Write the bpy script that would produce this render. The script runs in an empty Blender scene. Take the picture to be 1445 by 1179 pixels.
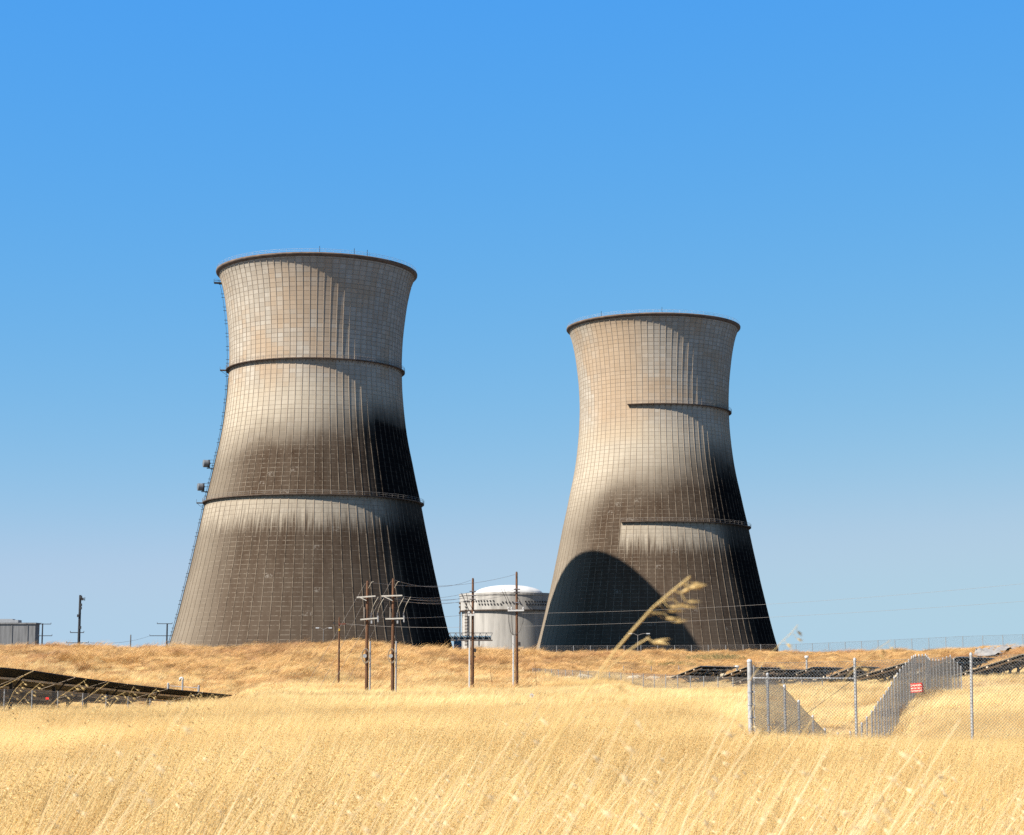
import bpy, math, random
import numpy as np
from mathutils import Vector, Matrix, noise as mnoise

SC = bpy.context.scene
COL = SC.collection
rnd = random.Random(7)
nr = np.random.RandomState(3)
PI = math.pi

# ------------------------------------------------------------------ camera model (used to place things in the world)
F, HY, EYE = 2650.0, 950.0, 1.65
PITCH = math.atan((HY - 589.5) / F)
CP, SP = math.cos(PITCH), math.sin(PITCH)

def P(px, py, Y):
    """world point at distance Y north of the tripod, seen in direction (px,py)"""
    u = (px - 722.5) / F; v = (589.5 - py) / F
    t = Y / (CP - v * SP)
    return Vector((u * t, Y, EYE + (SP + v * CP) * t))

def zz(py, Y):
    return P(722.5, py, Y).z

# ------------------------------------------------------------------ scene bookkeeping
def tag(o, label=None, cat=None, group=None, kind=None):
    if label: o['label'] = label
    if cat: o['category'] = cat
    if group: o['group'] = group
    if kind: o['kind'] = kind
    return o

def thing(name, label, cat, loc=(0, 0, 0), rz=0.0, group=None):
    o = bpy.data.objects.new(name, None)
    o.empty_display_size = 0.3
    COL.objects.link(o)
    o.location = loc; o.rotation_euler = (0, 0, rz)
    return tag(o, label, cat, group)

class MB:
    """collects shapes; build() links them as one mesh object"""
    def __init__(s):
        s.v = []; s.f = []; s.m = []; s.sm = []
    def add(s, vs, fs, mi=0, smooth=False):
        b = len(s.v); s.v.extend([tuple(p) for p in vs])
        for f in fs:
            s.f.append(tuple(i + b for i in f)); s.m.append(mi); s.sm.append(smooth)
    def box(s, c, size, rot=None, mi=0):
        hx, hy, hz = size[0] / 2, size[1] / 2, size[2] / 2
        vs = [Vector((x, y, z)) for x in (-hx, hx) for y in (-hy, hy) for z in (-hz, hz)]
        if rot is not None: vs = [rot @ p for p in vs]
        c = Vector(c); vs = [p + c for p in vs]
        s.add(vs, [(0, 1, 3, 2), (4, 6, 7, 5), (0, 4, 5, 1), (2, 3, 7, 6), (0, 2, 6, 4), (1, 5, 7, 3)], mi)
    def bar(s, a, b, w, h=None, mi=0):
        a = Vector(a); b = Vector(b); d = b - a
        q = d.to_track_quat('X', 'Z').to_matrix()
        s.box((a + b) / 2, (d.length, w, h or w), q, mi)
    def tube(s, pts, r, n=6, mi=0, caps=True, smooth=True):
        pts = [Vector(p) for p in pts]
        k = len(pts); rs = r if isinstance(r, (list, tuple)) else [r] * k
        ring = []; up = Vector((0.13, 0.21, 1)).normalized()
        vs = []
        for i in range(k):
            d = (pts[min(i + 1, k - 1)] - pts[max(i - 1, 0)])
            d = d.normalized() if d.length > 1e-9 else Vector((0, 0, 1))
            ref = up if abs(d.dot(up)) < 0.95 else Vector((1, 0, 0))
            x = d.cross(ref).normalized(); y = d.cross(x)
            for j in range(n):
                a = 2 * PI * j / n
                vs.append(pts[i] + (x * math.cos(a) + y * math.sin(a)) * rs[i])
        fs = []
        for i in range(k - 1):
            for j in range(n):
                j2 = (j + 1) % n
                fs.append((i * n + j, i * n + j2, (i + 1) * n + j2, (i + 1) * n + j))
        s.add(vs, fs, mi, smooth)
        if caps:
            s.add(vs[:n], [tuple(range(n))[::-1]], mi); s.add(vs[-n:], [tuple(range(n))], mi)
    def lathe(s, prof, n=32, a0=0.0, a1=2 * PI, mi=0, smooth=True, closed_prof=False):
        full = abs(a1 - a0 - 2 * PI) < 1e-6
        cols = n if full else n + 1
        vs = []
        for i in range(cols):
            a = a0 + (a1 - a0) * i / n
            for r, z in prof: vs.append((r * math.cos(a), r * math.sin(a), z))
        k = len(prof); fs = []
        for i in range(n):
            i2 = (i + 1) % cols
            for j in range(k if closed_prof else k - 1):
                j2 = (j + 1) % k
                fs.append((i * k + j, i2 * k + j, i2 * k + j2, i * k + j2))
        s.add(vs, fs, mi, smooth)
    def build(s, name, mats, parent=None):
        me = bpy.data.meshes.new(name)
        me.from_pydata(s.v, [], s.f)
        if not isinstance(mats, (list, tuple)): mats = [mats]
        for m in mats: me.materials.append(m)
        me.polygons.foreach_set('material_index', s.m)
        me.polygons.foreach_set('use_smooth', s.sm)
        me.update()
        o = bpy.data.objects.new(name, me)
        COL.objects.link(o)
        if parent is not None: o.parent = parent
        return o

# ------------------------------------------------------------------ materials
class NT:
    def __init__(s, name):
        s.mat = bpy.data.materials.new(name); s.mat.use_nodes = True
        s.n = s.mat.node_tree.nodes; s.l = s.mat.node_tree.links
        s.b = s.n['Principled BSDF']
    def node(s, t, **kw):
        n = s.n.new(t)
        for k, v in kw.items(): setattr(n, k, v)
        return n
    def put(s, sock, v):
        if hasattr(v, 'is_output'): s.l.new(v, sock)
        else: sock.default_value = v
    def math(s, op, a, b=0.0, c=0.0, clamp=False):
        n = s.node('ShaderNodeMath', operation=op, use_clamp=clamp)
        s.put(n.inputs[0], a); s.put(n.inputs[1], b)
        if op in ('MULTIPLY_ADD',): s.put(n.inputs[2], c)
        return n.outputs[0]
    def ss(s, x, lo, hi, o0=0.0, o1=1.0):
        n = s.node('ShaderNodeMapRange', interpolation_type='SMOOTHSTEP')
        s.put(n.inputs['Value'], x); s.put(n.inputs['From Min'], lo); s.put(n.inputs['From Max'], hi)
        s.put(n.inputs['To Min'], o0); s.put(n.inputs['To Max'], o1)
        return n.outputs[0]
    def mix(s, f, a, b, blend='MIX'):
        n = s.node('ShaderNodeMix', data_type='RGBA', blend_type=blend)
        s.put(n.inputs[0], f); s.put(n.inputs[6], a); s.put(n.inputs[7], b)
        return n.outputs[2]
    def noise(s, vec, scale, detail=4.0, rough=0.55, dist=0.0):
        n = s.node('ShaderNodeTexNoise'); s.l.new(vec, n.inputs['Vector'])
        n.inputs['Scale'].default_value = scale; n.inputs['Detail'].default_value = detail
        n.inputs['Roughness'].default_value = rough; n.inputs['Distortion'].default_value = dist
        return n.outputs['Fac']
    def comb(s, x, y, z=0.0):
        n = s.node('ShaderNodeCombineXYZ')
        s.put(n.inputs[0], x); s.put(n.inputs[1], y); s.put(n.inputs[2], z)
        return n.outputs[0]
    def coord(s, which='Object'):
        return s.node('ShaderNodeTexCoord').outputs[which]
    def pos(s):
        return s.node('ShaderNodeNewGeometry').outputs['Position']
    def bump(s, h, strength=0.3, dist=0.05):
        n = s.node('ShaderNodeBump'); n.inputs['Strength'].default_value = strength
        n.inputs['Distance'].default_value = dist
        s.l.new(h, n.inputs['Height']); s.l.new(n.outputs[0], s.b.inputs['Normal'])
    def done(s, col, rough=0.8, metal=0.0, spec=0.3):
        s.put(s.b.inputs['Base Color'], col); s.put(s.b.inputs['Roughness'], rough)
        s.b.inputs['Metallic'].default_value = metal
        s.b.inputs['Specular IOR Level'].default_value = spec
        return s.mat

def c4(r, g, b): return (r, g, b, 1.0)

def simple(name, col, var=0.25, scale=3.0, rough=0.75, metal=0.0, stretch=(1, 1, 1), dark=None, spec=0.3, k=0.5):
    col = tuple(x * k for x in col); dark = tuple(x * k for x in dark) if dark else None
    t = NT(name)
    mp = t.node('ShaderNodeMapping'); t.l.new(t.coord(), mp.inputs[0]); mp.inputs['Scale'].default_value = stretch
    f = t.noise(mp.outputs[0], scale, 6, 0.65)
    f = t.ss(f, 0.3, 0.7)
    d = dark or tuple(x * (1 - var) for x in col)
    l = tuple(min(1, x * (1 + var * 0.5)) for x in col)
    return t.done(t.mix(f, c4(*d), c4(*l)), rough, metal, spec)

def tower_material(name, right=False, rib=False):
    t = NT(name)
    sep = t.node('ShaderNodeSeparateXYZ'); t.l.new(t.coord(), sep.inputs[0])
    x, y, z = sep.outputs
    a = t.math('ARCTAN2', y, x)                                   # 0 = faces the field, + = right
    ca = t.math('MULTIPLY', a, NRIB / (2 * PI)); cz = t.math('DIVIDE', z, LIFT)
    ia = t.math('FLOOR', ca); iz = t.math('FLOOR', cz)
    fz = t.math('FRACT', cz); fa = t.math('FRACT', ca)
    wn = t.node('ShaderNodeTexWhiteNoise', noise_dimensions='2D'); t.l.new(t.comb(ia, iz), wn.inputs['Vector'])
    cellv = wn.outputs['Value']
    wl = t.node('ShaderNodeTexWhiteNoise', noise_dimensions='1D'); t.l.new(iz, wl.inputs['W'])
    wc = t.node('ShaderNodeTexWhiteNoise', noise_dimensions='1D'); t.l.new(ia, wc.inputs['W'])
    obj = t.coord()
    blotch = t.noise(obj, 0.09, 6, 0.6, 0.3)
    fine = t.noise(obj, 0.9, 6, 0.7)
    # streaks running down the shell: strong angular, weak vertical frequency
    streak = t.noise(t.comb(t.math('MULTIPLY', a, 60.0), t.math('MULTIPLY', z, 0.07), 3.0), 1.0, 5, 0.65)
    streak2 = t.noise(t.comb(t.math('MULTIPLY', a, 22.0), t.math('MULTIPLY', z, 0.035), 9.0), 1.0, 5, 0.6)
    # tan water stains, stepping from panel to panel
    bs = t.noise(t.comb(t.math('MULTIPLY', ia, 0.10), t.math('MULTIPLY', iz, 0.045), 2.0 if right else 5.5), 1.0, 4, 0.7)
    pale = t.mix(t.ss(cellv, 0.0, 1.0), c4(0.300, 0.256, 0.200), c4(0.355, 0.308, 0.246))
    tan = t.mix(fine, c4(0.290, 0.178, 0.092), c4(0.345, 0.228, 0.128))
    up = t.ss(z, 84.0, 94.0)
    tanf = t.math('MULTIPLY', t.math('MULTIPLY', t.ss(bs, 0.47, 0.60), up), 0.55)
    if right:
        zone = t.math('MULTIPLY', t.ss(a, -1.0, -0.72), t.ss(a, 0.05, -0.30))
        tanf = t.math('MAXIMUM', tanf, t.math('MULTIPLY', t.math('MULTIPLY', zone, t.ss(z, 84, 90)), 0.6))
    col = t.mix(tanf, pale, tan)
    warm = t.math('MULTIPLY', t.ss(z, 98.0, 90.0), 0.5)
    col = t.mix(warm, col, c4(0.350, 0.290, 0.205))
    col = t.mix(t.ss(streak, 0.42, 0.75, 0.0, 0.35), col, c4(0.19, 0.155, 0.12))
    col = t.mix(t.ss(blotch, 0.45, 0.75, 0.0, 0.3), col, c4(0.20, 0.165, 0.13))
    # soot, with the shade of the right-hand side painted in as black
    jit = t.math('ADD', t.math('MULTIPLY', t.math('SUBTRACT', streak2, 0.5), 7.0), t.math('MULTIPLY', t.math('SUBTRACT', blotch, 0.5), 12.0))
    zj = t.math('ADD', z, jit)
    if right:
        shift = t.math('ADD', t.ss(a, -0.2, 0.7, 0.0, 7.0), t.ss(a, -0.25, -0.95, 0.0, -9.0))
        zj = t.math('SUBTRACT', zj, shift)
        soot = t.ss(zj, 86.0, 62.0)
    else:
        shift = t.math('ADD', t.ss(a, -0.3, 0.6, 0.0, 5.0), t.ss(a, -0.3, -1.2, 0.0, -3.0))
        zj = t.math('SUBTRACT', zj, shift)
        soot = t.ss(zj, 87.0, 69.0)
    shade_black = t.ss(t.math('ADD', a, t.math('SUBTRACT', t.math('MULTIPLY', t.math('SUBTRACT', streak2, 0.5), 0.35), t.math('ADD', t.ss(z, 62.0, 18.0, 0.0, 0.20), 0.10 if right else 0.0))), 0.44, 0.72)  # sooty side turned from the sun: its shade is put into the colour
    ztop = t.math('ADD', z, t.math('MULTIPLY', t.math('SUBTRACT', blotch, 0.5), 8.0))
    soot = t.math('MAXIMUM', soot, t.math('MULTIPLY', shade_black, t.ss(ztop, 84.5, 79.0) if not right else t.ss(ztop, 84.0, 68.0)))
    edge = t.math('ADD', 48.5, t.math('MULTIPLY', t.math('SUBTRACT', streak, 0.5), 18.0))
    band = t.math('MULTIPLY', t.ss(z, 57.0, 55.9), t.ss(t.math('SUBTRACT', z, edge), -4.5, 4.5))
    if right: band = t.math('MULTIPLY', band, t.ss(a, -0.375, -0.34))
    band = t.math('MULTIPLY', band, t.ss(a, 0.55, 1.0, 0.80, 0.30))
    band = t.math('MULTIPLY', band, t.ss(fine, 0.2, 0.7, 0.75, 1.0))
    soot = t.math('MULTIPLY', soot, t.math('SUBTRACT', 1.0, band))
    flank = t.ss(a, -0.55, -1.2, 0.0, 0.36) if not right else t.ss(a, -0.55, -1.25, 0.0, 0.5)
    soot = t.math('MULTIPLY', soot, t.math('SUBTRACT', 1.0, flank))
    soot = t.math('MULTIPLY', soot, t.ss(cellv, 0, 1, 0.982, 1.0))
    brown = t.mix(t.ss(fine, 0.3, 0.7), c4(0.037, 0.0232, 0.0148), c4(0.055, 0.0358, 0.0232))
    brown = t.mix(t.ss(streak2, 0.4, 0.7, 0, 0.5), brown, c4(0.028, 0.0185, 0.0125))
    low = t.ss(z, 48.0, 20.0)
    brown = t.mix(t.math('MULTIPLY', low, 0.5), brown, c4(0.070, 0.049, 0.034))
    brown = t.mix(shade_black, brown, c4(0.006, 0.0055, 0.0055))
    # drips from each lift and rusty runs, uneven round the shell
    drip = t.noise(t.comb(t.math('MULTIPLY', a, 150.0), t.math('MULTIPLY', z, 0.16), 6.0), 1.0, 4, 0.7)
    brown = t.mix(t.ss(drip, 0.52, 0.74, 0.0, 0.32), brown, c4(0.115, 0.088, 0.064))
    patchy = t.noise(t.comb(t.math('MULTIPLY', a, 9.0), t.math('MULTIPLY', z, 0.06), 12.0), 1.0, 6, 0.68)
    blk = t.math('MULTIPLY', shade_black, soot)
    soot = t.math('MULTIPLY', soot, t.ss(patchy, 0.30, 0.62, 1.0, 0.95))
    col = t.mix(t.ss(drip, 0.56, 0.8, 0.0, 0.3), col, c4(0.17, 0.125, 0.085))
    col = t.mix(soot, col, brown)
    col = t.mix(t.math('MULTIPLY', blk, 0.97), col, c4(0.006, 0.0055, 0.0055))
    if rib:
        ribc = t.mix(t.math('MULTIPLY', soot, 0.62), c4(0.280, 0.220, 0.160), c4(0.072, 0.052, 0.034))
        ribc = t.mix(t.math('MULTIPLY', shade_black, t.math('MULTIPLY', soot, 0.8)), ribc, c4(0.030, 0.025, 0.021))
        ribc = t.mix(t.ss(t.noise(obj, 0.5, 5, 0.7), 0.45, 0.6, 0, 0.8), ribc, col)
        return t.done(ribc, 0.95, 0, 0.0)
    # horizontal lift joints: dark on clean concrete, pale where lime has bled through the soot
    jl = t.ss(t.math('ABSOLUTE', t.math('SUBTRACT', fz, 0.5)), 0.42, 0.47)
    jn = t.noise(t.comb(t.math('MULTIPLY', a, 26.0), t.math('MULTIPLY', iz, 3.7), 1.0), 1.0, 3, 0.6)
    jd = t.mix(t.ss(wl.outputs['Value'], 0.2, 0.9, 0.35, 0.8), col, c4(0.105, 0.078, 0.056))
    jl_l = t.mix(t.math('MULTIPLY', t.math('MULTIPLY', t.ss(jn, 0.43, 0.60), t.ss(a, 0.6, -0.3, 0.35, 1.0)), t.math('SUBTRACT', 0.8, t.math('MULTIPLY', shade_black, 0.5))), col, c4(0.19, 0.158, 0.12))
    jcol = t.mix(t.ss(soot, 0.25, 0.6), jd, jl_l)
    col = t.mix(jl, col, jcol)
    # odd lime patches on single panels
    wp = t.node('ShaderNodeTexWhiteNoise', noise_dimensions='3D'); t.l.new(t.comb(ia, iz, 4.0), wp.inputs['Vector'])
    patch = t.math('MULTIPLY', t.math('GREATER_THAN', wp.outputs['Value'], 0.988), t.ss(t.noise(obj, 1.3, 4, 0.7), 0.5, 0.6, 0, 0.5))
    col = t.mix(t.math('MULTIPLY', patch, t.math('SUBTRACT', 1.0, shade_black)), col, c4(0.22, 0.19, 0.155))
    h = t.math('ADD', t.math('MULTIPLY', jl, -0.6), t.math('MULTIPLY', cellv, 0.25))
    t.bump(h, 0.3, 0.10)
    return t.done(col, 0.95, 0, 0.0)

def straw(name, lo, hi, dry, trans=0.35, patch=0.035, dark=None, dscale=.42, damt=.75):
    t = NT(name)
    at = t.node('ShaderNodeAttribute', attribute_name='shade')
    oi = t.node('ShaderNodeObjectInfo')
    p = t.pos()
    n1 = t.noise(p, patch, 5, 0.6, 0.4)
    n2 = t.noise(p, 0.33, 4, 0.6)
    f = t.math('ADD', t.math('MULTIPLY', at.outputs['Fac'], 0.5), t.math('MULTIPLY', oi.outputs['Random'], 0.2))
    f = t.math('ADD', f, t.math('MULTIPLY', n2, 0.3))
    col = t.mix(t.ss(f, 0.2, 0.8), c4(*lo), c4(*hi))
    col = t.mix(t.ss(n1, 0.50, 0.68, 0.0, 0.8), col, c4(*dry))
    if dark:
        n3 = t.noise(p, dscale, 6, 0.68, 0.6)
        col = t.mix(t.ss(n3, 0.50, 0.64, 0.0, damt), col, c4(*dark))
    t.put(t.b.inputs['Base Color'], col); t.b.inputs['Roughness'].default_value = 0.55
    t.b.inputs['Specular IOR Level'].default_value = 0.35
    tr = t.node('ShaderNodeBsdfTranslucent'); t.l.new(col, tr.inputs['Color'])
    ms = t.node('ShaderNodeMixShader'); ms.inputs[0].default_value = trans
    t.l.new(t.b.outputs[0], ms.inputs[1]); t.l.new(tr.outputs[0], ms.inputs[2])
    t.l.new(ms.outputs[0], t.n['Material Output'].inputs['Surface'])
    return t.mat

def ground_material():
    t = NT('thatch_ground')
    p = t.pos()
    n1 = t.noise(p, 0.04, 6, 0.6, 0.5); n2 = t.noise(p, 0.5, 7, 0.7, 0.3); n3 = t.noise(p, 6.0, 5, 0.7)
    col = t.mix(t.ss(n2, 0.3, 0.7), c4(0.30, 0.19, 0.085), c4(0.46, 0.33, 0.16))
    col = t.mix(t.ss(n1, 0.5, 0.7, 0, 0.7), col, c4(0.27, 0.16, 0.07))
    col = t.mix(t.ss(n3, 0.35, 0.65, 0.0, 0.4), col, c4(0.22, 0.13, 0.055))
    by = t.node('ShaderNodeSeparateXYZ'); t.l.new(p, by.inputs[0])
    col = t.mix(t.ss(by.outputs[1], 165.0, 190.0, 0, .75), col, t.mix(n2, c4(0.15, 0.075, 0.024), c4(0.27, 0.15, 0.055)))
    # the plant's paved yard behind the berm
    sy = t.node('ShaderNodeSeparateXYZ'); t.l.new(p, sy.inputs[0])
    col = t.mix(t.ss(sy.outputs[1], 305.0, 330.0), col, t.mix(n2, c4(0.08, 0.078, 0.075), c4(0.13, 0.125, 0.12)))
    t.bump(t.math('ADD', n2, n3), 0.6, 0.25)
    return t.done(col, 0.95, 0, 0.1)

NRIB, LIFT = 84, 1.45
M = {}
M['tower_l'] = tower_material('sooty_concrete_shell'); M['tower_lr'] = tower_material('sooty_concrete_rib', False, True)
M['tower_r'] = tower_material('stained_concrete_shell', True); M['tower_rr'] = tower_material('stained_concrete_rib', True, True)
M['rim'] = simple('rust_stained_rim', (0.24, 0.165, 0.115), 0.4, 0.5, 0.9, stretch=(1, 1, 3))
M['deck'] = simple('walkway_steel', (0.17, 0.115, 0.08), 0.45, 0.6, 0.85)
M['rail_pale'] = simple('galvanised_handrail', (0.62, 0.64, 0.66), 0.15, 2, 0.5)
M['rail_dark'] = simple('weathered_handrail', (0.36, 0.31, 0.26), 0.3, 2, 0.7)
M['dark_steel'] = simple('dark_steel', (0.05, 0.048, 0.05), 0.3, 3, 0.6)
M['wood'] = simple('brown_pole_wood', (0.215, 0.098, 0.045), 0.5, 5, 0.85, stretch=(6, 6, 0.35), dark=(0.07, 0.034, 0.018))
M['arm'] = simple('silvered_crossarm_wood', (0.66, 0.62, 0.54), 0.25, 4, 0.8, stretch=(1, 6, 6), k=.62)
M['red_wood'] = simple('reddish_crossarm_wood', (0.22, 0.075, 0.045), 0.4, 4, 0.8)
M['conduit'] = simple('grey_conduit', (0.48, 0.49, 0.50), 0.15, 3, 0.5)
M['white_conduit'] = simple('white_conduit', (0.80, 0.79, 0.76), 0.08, 3, 0.5)
M['wire'] = simple('aluminium_wire', (0.36, 0.33, 0.30), 0.1, 3, 0.5)
M['cable'] = simple('dark_cable', (0.05, 0.045, 0.045), 0.2, 3, 0.6)
M['pale_cable'] = simple('pale_cable', (0.50, 0.44, 0.34), 0.2, 3, 0.6)
M['porcelain'] = simple('insulator_glaze', (0.20, 0.19, 0.20), 0.3, 5, 0.3, spec=0.6)
M['galv'] = simple('galvanised_post', (0.52, 0.525, 0.52), 0.28, 14, 0.55, stretch=(1, 1, 0.5), k=.58)
M['far_post'] = simple('dull_fence_post', (0.40, 0.41, 0.41), 0.3, 8, 0.6)
M['galv_wire'] = simple('galvanised_wire', (0.30, 0.29, 0.27), 0.25, 6, 0.55)
M['far_wire'] = simple('weathered_fence_wire', (0.30, 0.27, 0.24), 0.2, 6, 0.6)
M['panel'] = simple('solar_backsheet', (0.011, 0.008, 0.006), 0.4, 0.8, 0.6, spec=0.2)
M['glass'] = simple('solar_glass', (0.020, 0.024, 0.040), 0.2, 0.5, 0.15, spec=0.5)
M['alu'] = simple('aluminium_frame', (0.58, 0.50, 0.36), 0.2, 2, 0.5)
M['purlin'] = simple('dull_purlin', (0.55, 0.44, 0.32), 0.3, 2, 0.6, k=1.0)
M['white'] = simple('chalky_white_paint', (0.78, 0.76, 0.72), 0.1, 0.3, 0.7)
M['dome'] = simple('white_dome_paint', (0.84, 0.82, 0.77), 0.12, 0.25, 0.6)
M['drum'] = simple('pale_weathered_concrete', (0.66, 0.61, 0.54), 0.28, 0.3, 0.85, stretch=(1, 1, 0.12), k=.46)
M['grey_conc'] = simple('streaked_grey_concrete', (0.30, 0.29, 0.28), 0.35, 0.5, 0.9, stretch=(3, 3, 0.25))
M['blue_paint'] = simple('faded_blue_paint', (0.20, 0.33, 0.42), 0.25, 0.8, 0.6)
M['red_sign'] = simple('red_sign_enamel', (0.80, 0.055, 0.045), 0.12, 6, 0.4, k=.85)
M['sign_white'] = simple('sign_lettering', (0.86, 0.80, 0.64), 0.05, 6, 0.6, k=1.0)
M['sign_blue'] = simple('marker_blue_centre', (0.07, 0.09, 0.22), 0.1, 6, 0.6)
M['road'] = simple('pale_gravel_road', (0.44, 0.405, 0.36), 0.3, 0.9, 0.95)
M['sand'] = simple('bare_sandy_track', (0.62, 0.49, 0.31), 0.3, 0.35, 0.95, k=.9)
M['drumgrey'] = simple('antenna_shroud_grey', (0.34, 0.36, 0.38), 0.12, 0.6, 0.5, k=.32)
M['brass'] = simple('yellow_tag', (0.75, 0.45, 0.04), 0.1, 5, 0.5)
M['oat'] = straw('ripe_oat', (0.36, 0.235, 0.080), (0.58, 0.415, 0.175), (0.42, 0.28, 0.10), 0.3)
M['oat_pale'] = straw('bleached_oat', (0.62, 0.47, 0.24), (0.84, 0.70, 0.44), (0.70, 0.54, 0.29), 0.45)
M['oat_gold'] = straw('golden_oat', (0.50, 0.35, 0.125), (0.76, 0.58, 0.27), (0.56, 0.40, 0.15), 0.4)
M['grass_field'] = straw('ripe_field_grass', (0.61, 0.415, 0.155), (0.89, 0.715, 0.375), (0.63, 0.425, 0.16), 0.55, 0.05, (0.45, 0.275, 0.09), .13, .55)
M['grass_berm'] = straw('berm_grass', (0.32, 0.160, 0.045), (0.70, 0.445, 0.170), (0.30, 0.135, 0.045), 0.3, 0.06, (0.17, 0.082, 0.026))
M['weed'] = straw('olive_weed', (0.15, 0.13, 0.045), (0.27, 0.22, 0.08), (0.22, 0.16, 0.06), 0.25)
M['dead'] = straw('dead_brush', (0.20, 0.125, 0.06), (0.36, 0.24, 0.12), (0.25, 0.15, 0.08), 0.2)
M['ground'] = ground_material()

# ------------------------------------------------------------------ terrain
def col(px, crest_py, crest_Y, *pts):
    return (px, [(-60, 0), (0, 0), (20, 0), (40, 0)] + list(pts) + [(crest_Y, zz(crest_py, crest_Y) - 0.58)])
COLS = [
    col(-1200, 911, 225, (75, -.4), (100, -1.0), (140, -1.9), (160, -1.2), (180, .9), (205, 3.6)),
    col(-300, 911, 225, (60, -.2), (75, -.5), (84, -.68), (92, -.5), (104, -.42), (120, -.6), (140, -1.1), (160, -.9), (180, .9), (205, 3.6)),
    col(0, 911, 225, (60, -.2), (75, -.5), (84, -.68), (92, -.5), (104, -.42), (120, -.6), (140, -1.1), (160, -.9), (180, .9), (205, 3.6)),
    col(80, 909, 225, (60, -.2), (75, -.45), (84, -.68), (94, -.5), (104, -.45), (120, -.75), (140, -1.2), (160, -.9), (180, .9), (205, 3.6)),
    col(150, 914, 225, (60, -.15), (75, -.35), (85, -.62), (98, -.55), (112, -.6), (122, -.95), (140, -1.4), (160, -1.0), (182, .8), (205, 3.5)),
    col(240, 913, 225, (60, -.05), (78, -.2), (88, -.5), (100, -.85), (118, -1.0), (130, -1.25), (145, -1.5), (160, -1.1), (182, .8), (205, 3.5)),
    col(300, 912, 225, (60, 0), (80, 0), (88, -.15), (100, -.8), (115, -1.25), (132, -1.5), (152, -1.4), (182, .7), (205, 3.4)),
    col(380, 910, 223, (60, 0), (90, .1), (110, .05), (130, -.1), (150, 0), (165, .3), (185, 1.5), (205, 3.6)),
    col(430, 906, 216, (60, 0), (120, .1), (150, .2), (165, .5), (180, 1.7), (200, 3.9)),
    col(480, 907, 215, (60, 0), (120, .1), (150, .2), (165, .5), (180, 1.7), (200, 3.9)),
    col(530, 909, 217, (60, 0), (120, .05), (150, .15), (168, .5), (183, 1.7), (202, 3.8)),
    col(600, 916, 228, (60, 0), (120, 0), (150, 0), (170, .5), (190, 1.8), (210, 3.5)),
    col(680, 918, 235, (60, 0), (120, 0), (150, .05), (175, .5), (195, 1.7), (215, 3.4)),
    col(750, 918.5, 240, (60, 0), (120, 0), (150, .1), (180, .6), (200, 1.6), (220, 3.2)),
    col(900, 920.5, 255, (60, 0), (120, .1), (150, .45), (180, .9), (196, 1.2), (215, 2.4), (235, 3.9)),
    col(1040, 921.5, 255, (46, -.3), (60, -.1), (80, .05), (120, .3), (150, .55), (180, .95), (196, 1.25), (215, 2.4), (235, 3.9)),
    col(1075, 921.5, 255, (46, -.42), (52, -.6), (60, -.9), (68, -.7), (80, .0), (120, .4), (150, .6), (180, 1.0), (196, 1.3), (215, 2.4), (235, 3.9)),
    col(1130, 922, 255, (46, -.5), (54, -1.2), (62, -2.0), (70, -1.6), (80, -.2), (90, .35), (120, .6), (150, .75), (180, 1.0), (196, 1.3), (215, 2.4), (235, 3.9)),
    col(1200, 922, 255, (46, -.5), (54, -1.2), (64, -2.4), (70, -1.9), (80, -.2), (90, .4), (120, .65), (150, .85), (180, 1.1), (200, 1.6), (235, 3.9)),
    col(1260, 921, 255, (46, -.5), (56, -1.1), (64, -1.8), (71, -1.3), (76, -.6), (85, .4), (120, .8), (150, 1.0), (180, 1.2), (200, 1.7), (235, 4.0)),
    col(1300, 919.5, 253, (46, -.42), (60, -.4), (70, -.1), (82, .35), (95, .6), (120, 1.0), (150, 1.2), (180, 1.4), (200, 1.9), (232, 4.0)),
    col(1340, 917, 252, (46, -.35), (60, -.05), (80, .5), (95, .75), (120, 1.15), (150, 1.4), (180, 1.6), (200, 2.2), (230, 4.1)),
    col(1400, 913, 250, (46, -.3), (60, .05), (80, .6), (95, .9), (120, 1.3), (150, 1.6), (180, 1.9), (200, 2.6), (228, 4.3)),
    col(1460, 910, 250, (46, -.25), (60, .1), (80, .6), (95, .9), (120, 1.35), (150, 1.7), (180, 2.1), (200, 2.9), (228, 4.5)),
    col(1700, 908, 250, (60, .15), (80, .6), (95, .9), (120, 1.35), (150, 1.7), (180, 2.1), (200, 2.9), (228, 4.6)),
    col(2600, 908, 250, (60, .1), (95, .8), (150, 1.6), (200, 2.9), (228, 4.6)),
]
for px, pts in COLS:
    cy, cz = pts[-1]
    pts += [(cy + 14, cz - .25), (295, 4.1 + max(0, min(1, (px - 1000) / 450)) * 1.4 if px > 800 else 4.5), (360, 4.6), (5000, 4.6)]

YROWS = np.concatenate([np.arange(-60, 40, 5.0), np.arange(40, 120, 1.0), np.arange(120, 310, 1.0), np.array([320, 340, 370, 420, 500, 600, 700, 850, 1000, 1400, 2000, 3000, 5000.])])
def pchip(xs, ys, xq):
    xs = np.array(xs, float); ys = np.array(ys, float)
    h = np.diff(xs); d = np.diff(ys) / h; m = np.zeros_like(xs)
    for i in range(1, len(xs) - 1):
        if d[i - 1] * d[i] > 0:
            w1 = 2 * h[i] + h[i - 1]; w2 = h[i] + 2 * h[i - 1]
            m[i] = (w1 + w2) / (w1 / d[i - 1] + w2 / d[i])
    i = np.clip(np.searchsorted(xs, xq) - 1, 0, len(xs) - 2)
    s = np.clip((xq - xs[i]) / h[i], 0, 1)
    return ys[i] * (1 + 2 * s) * (1 - s) ** 2 + m[i] * h[i] * s * (1 - s) ** 2 + ys[i + 1] * s * s * (3 - 2 * s) + m[i + 1] * h[i] * s * s * (s - 1)
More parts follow.
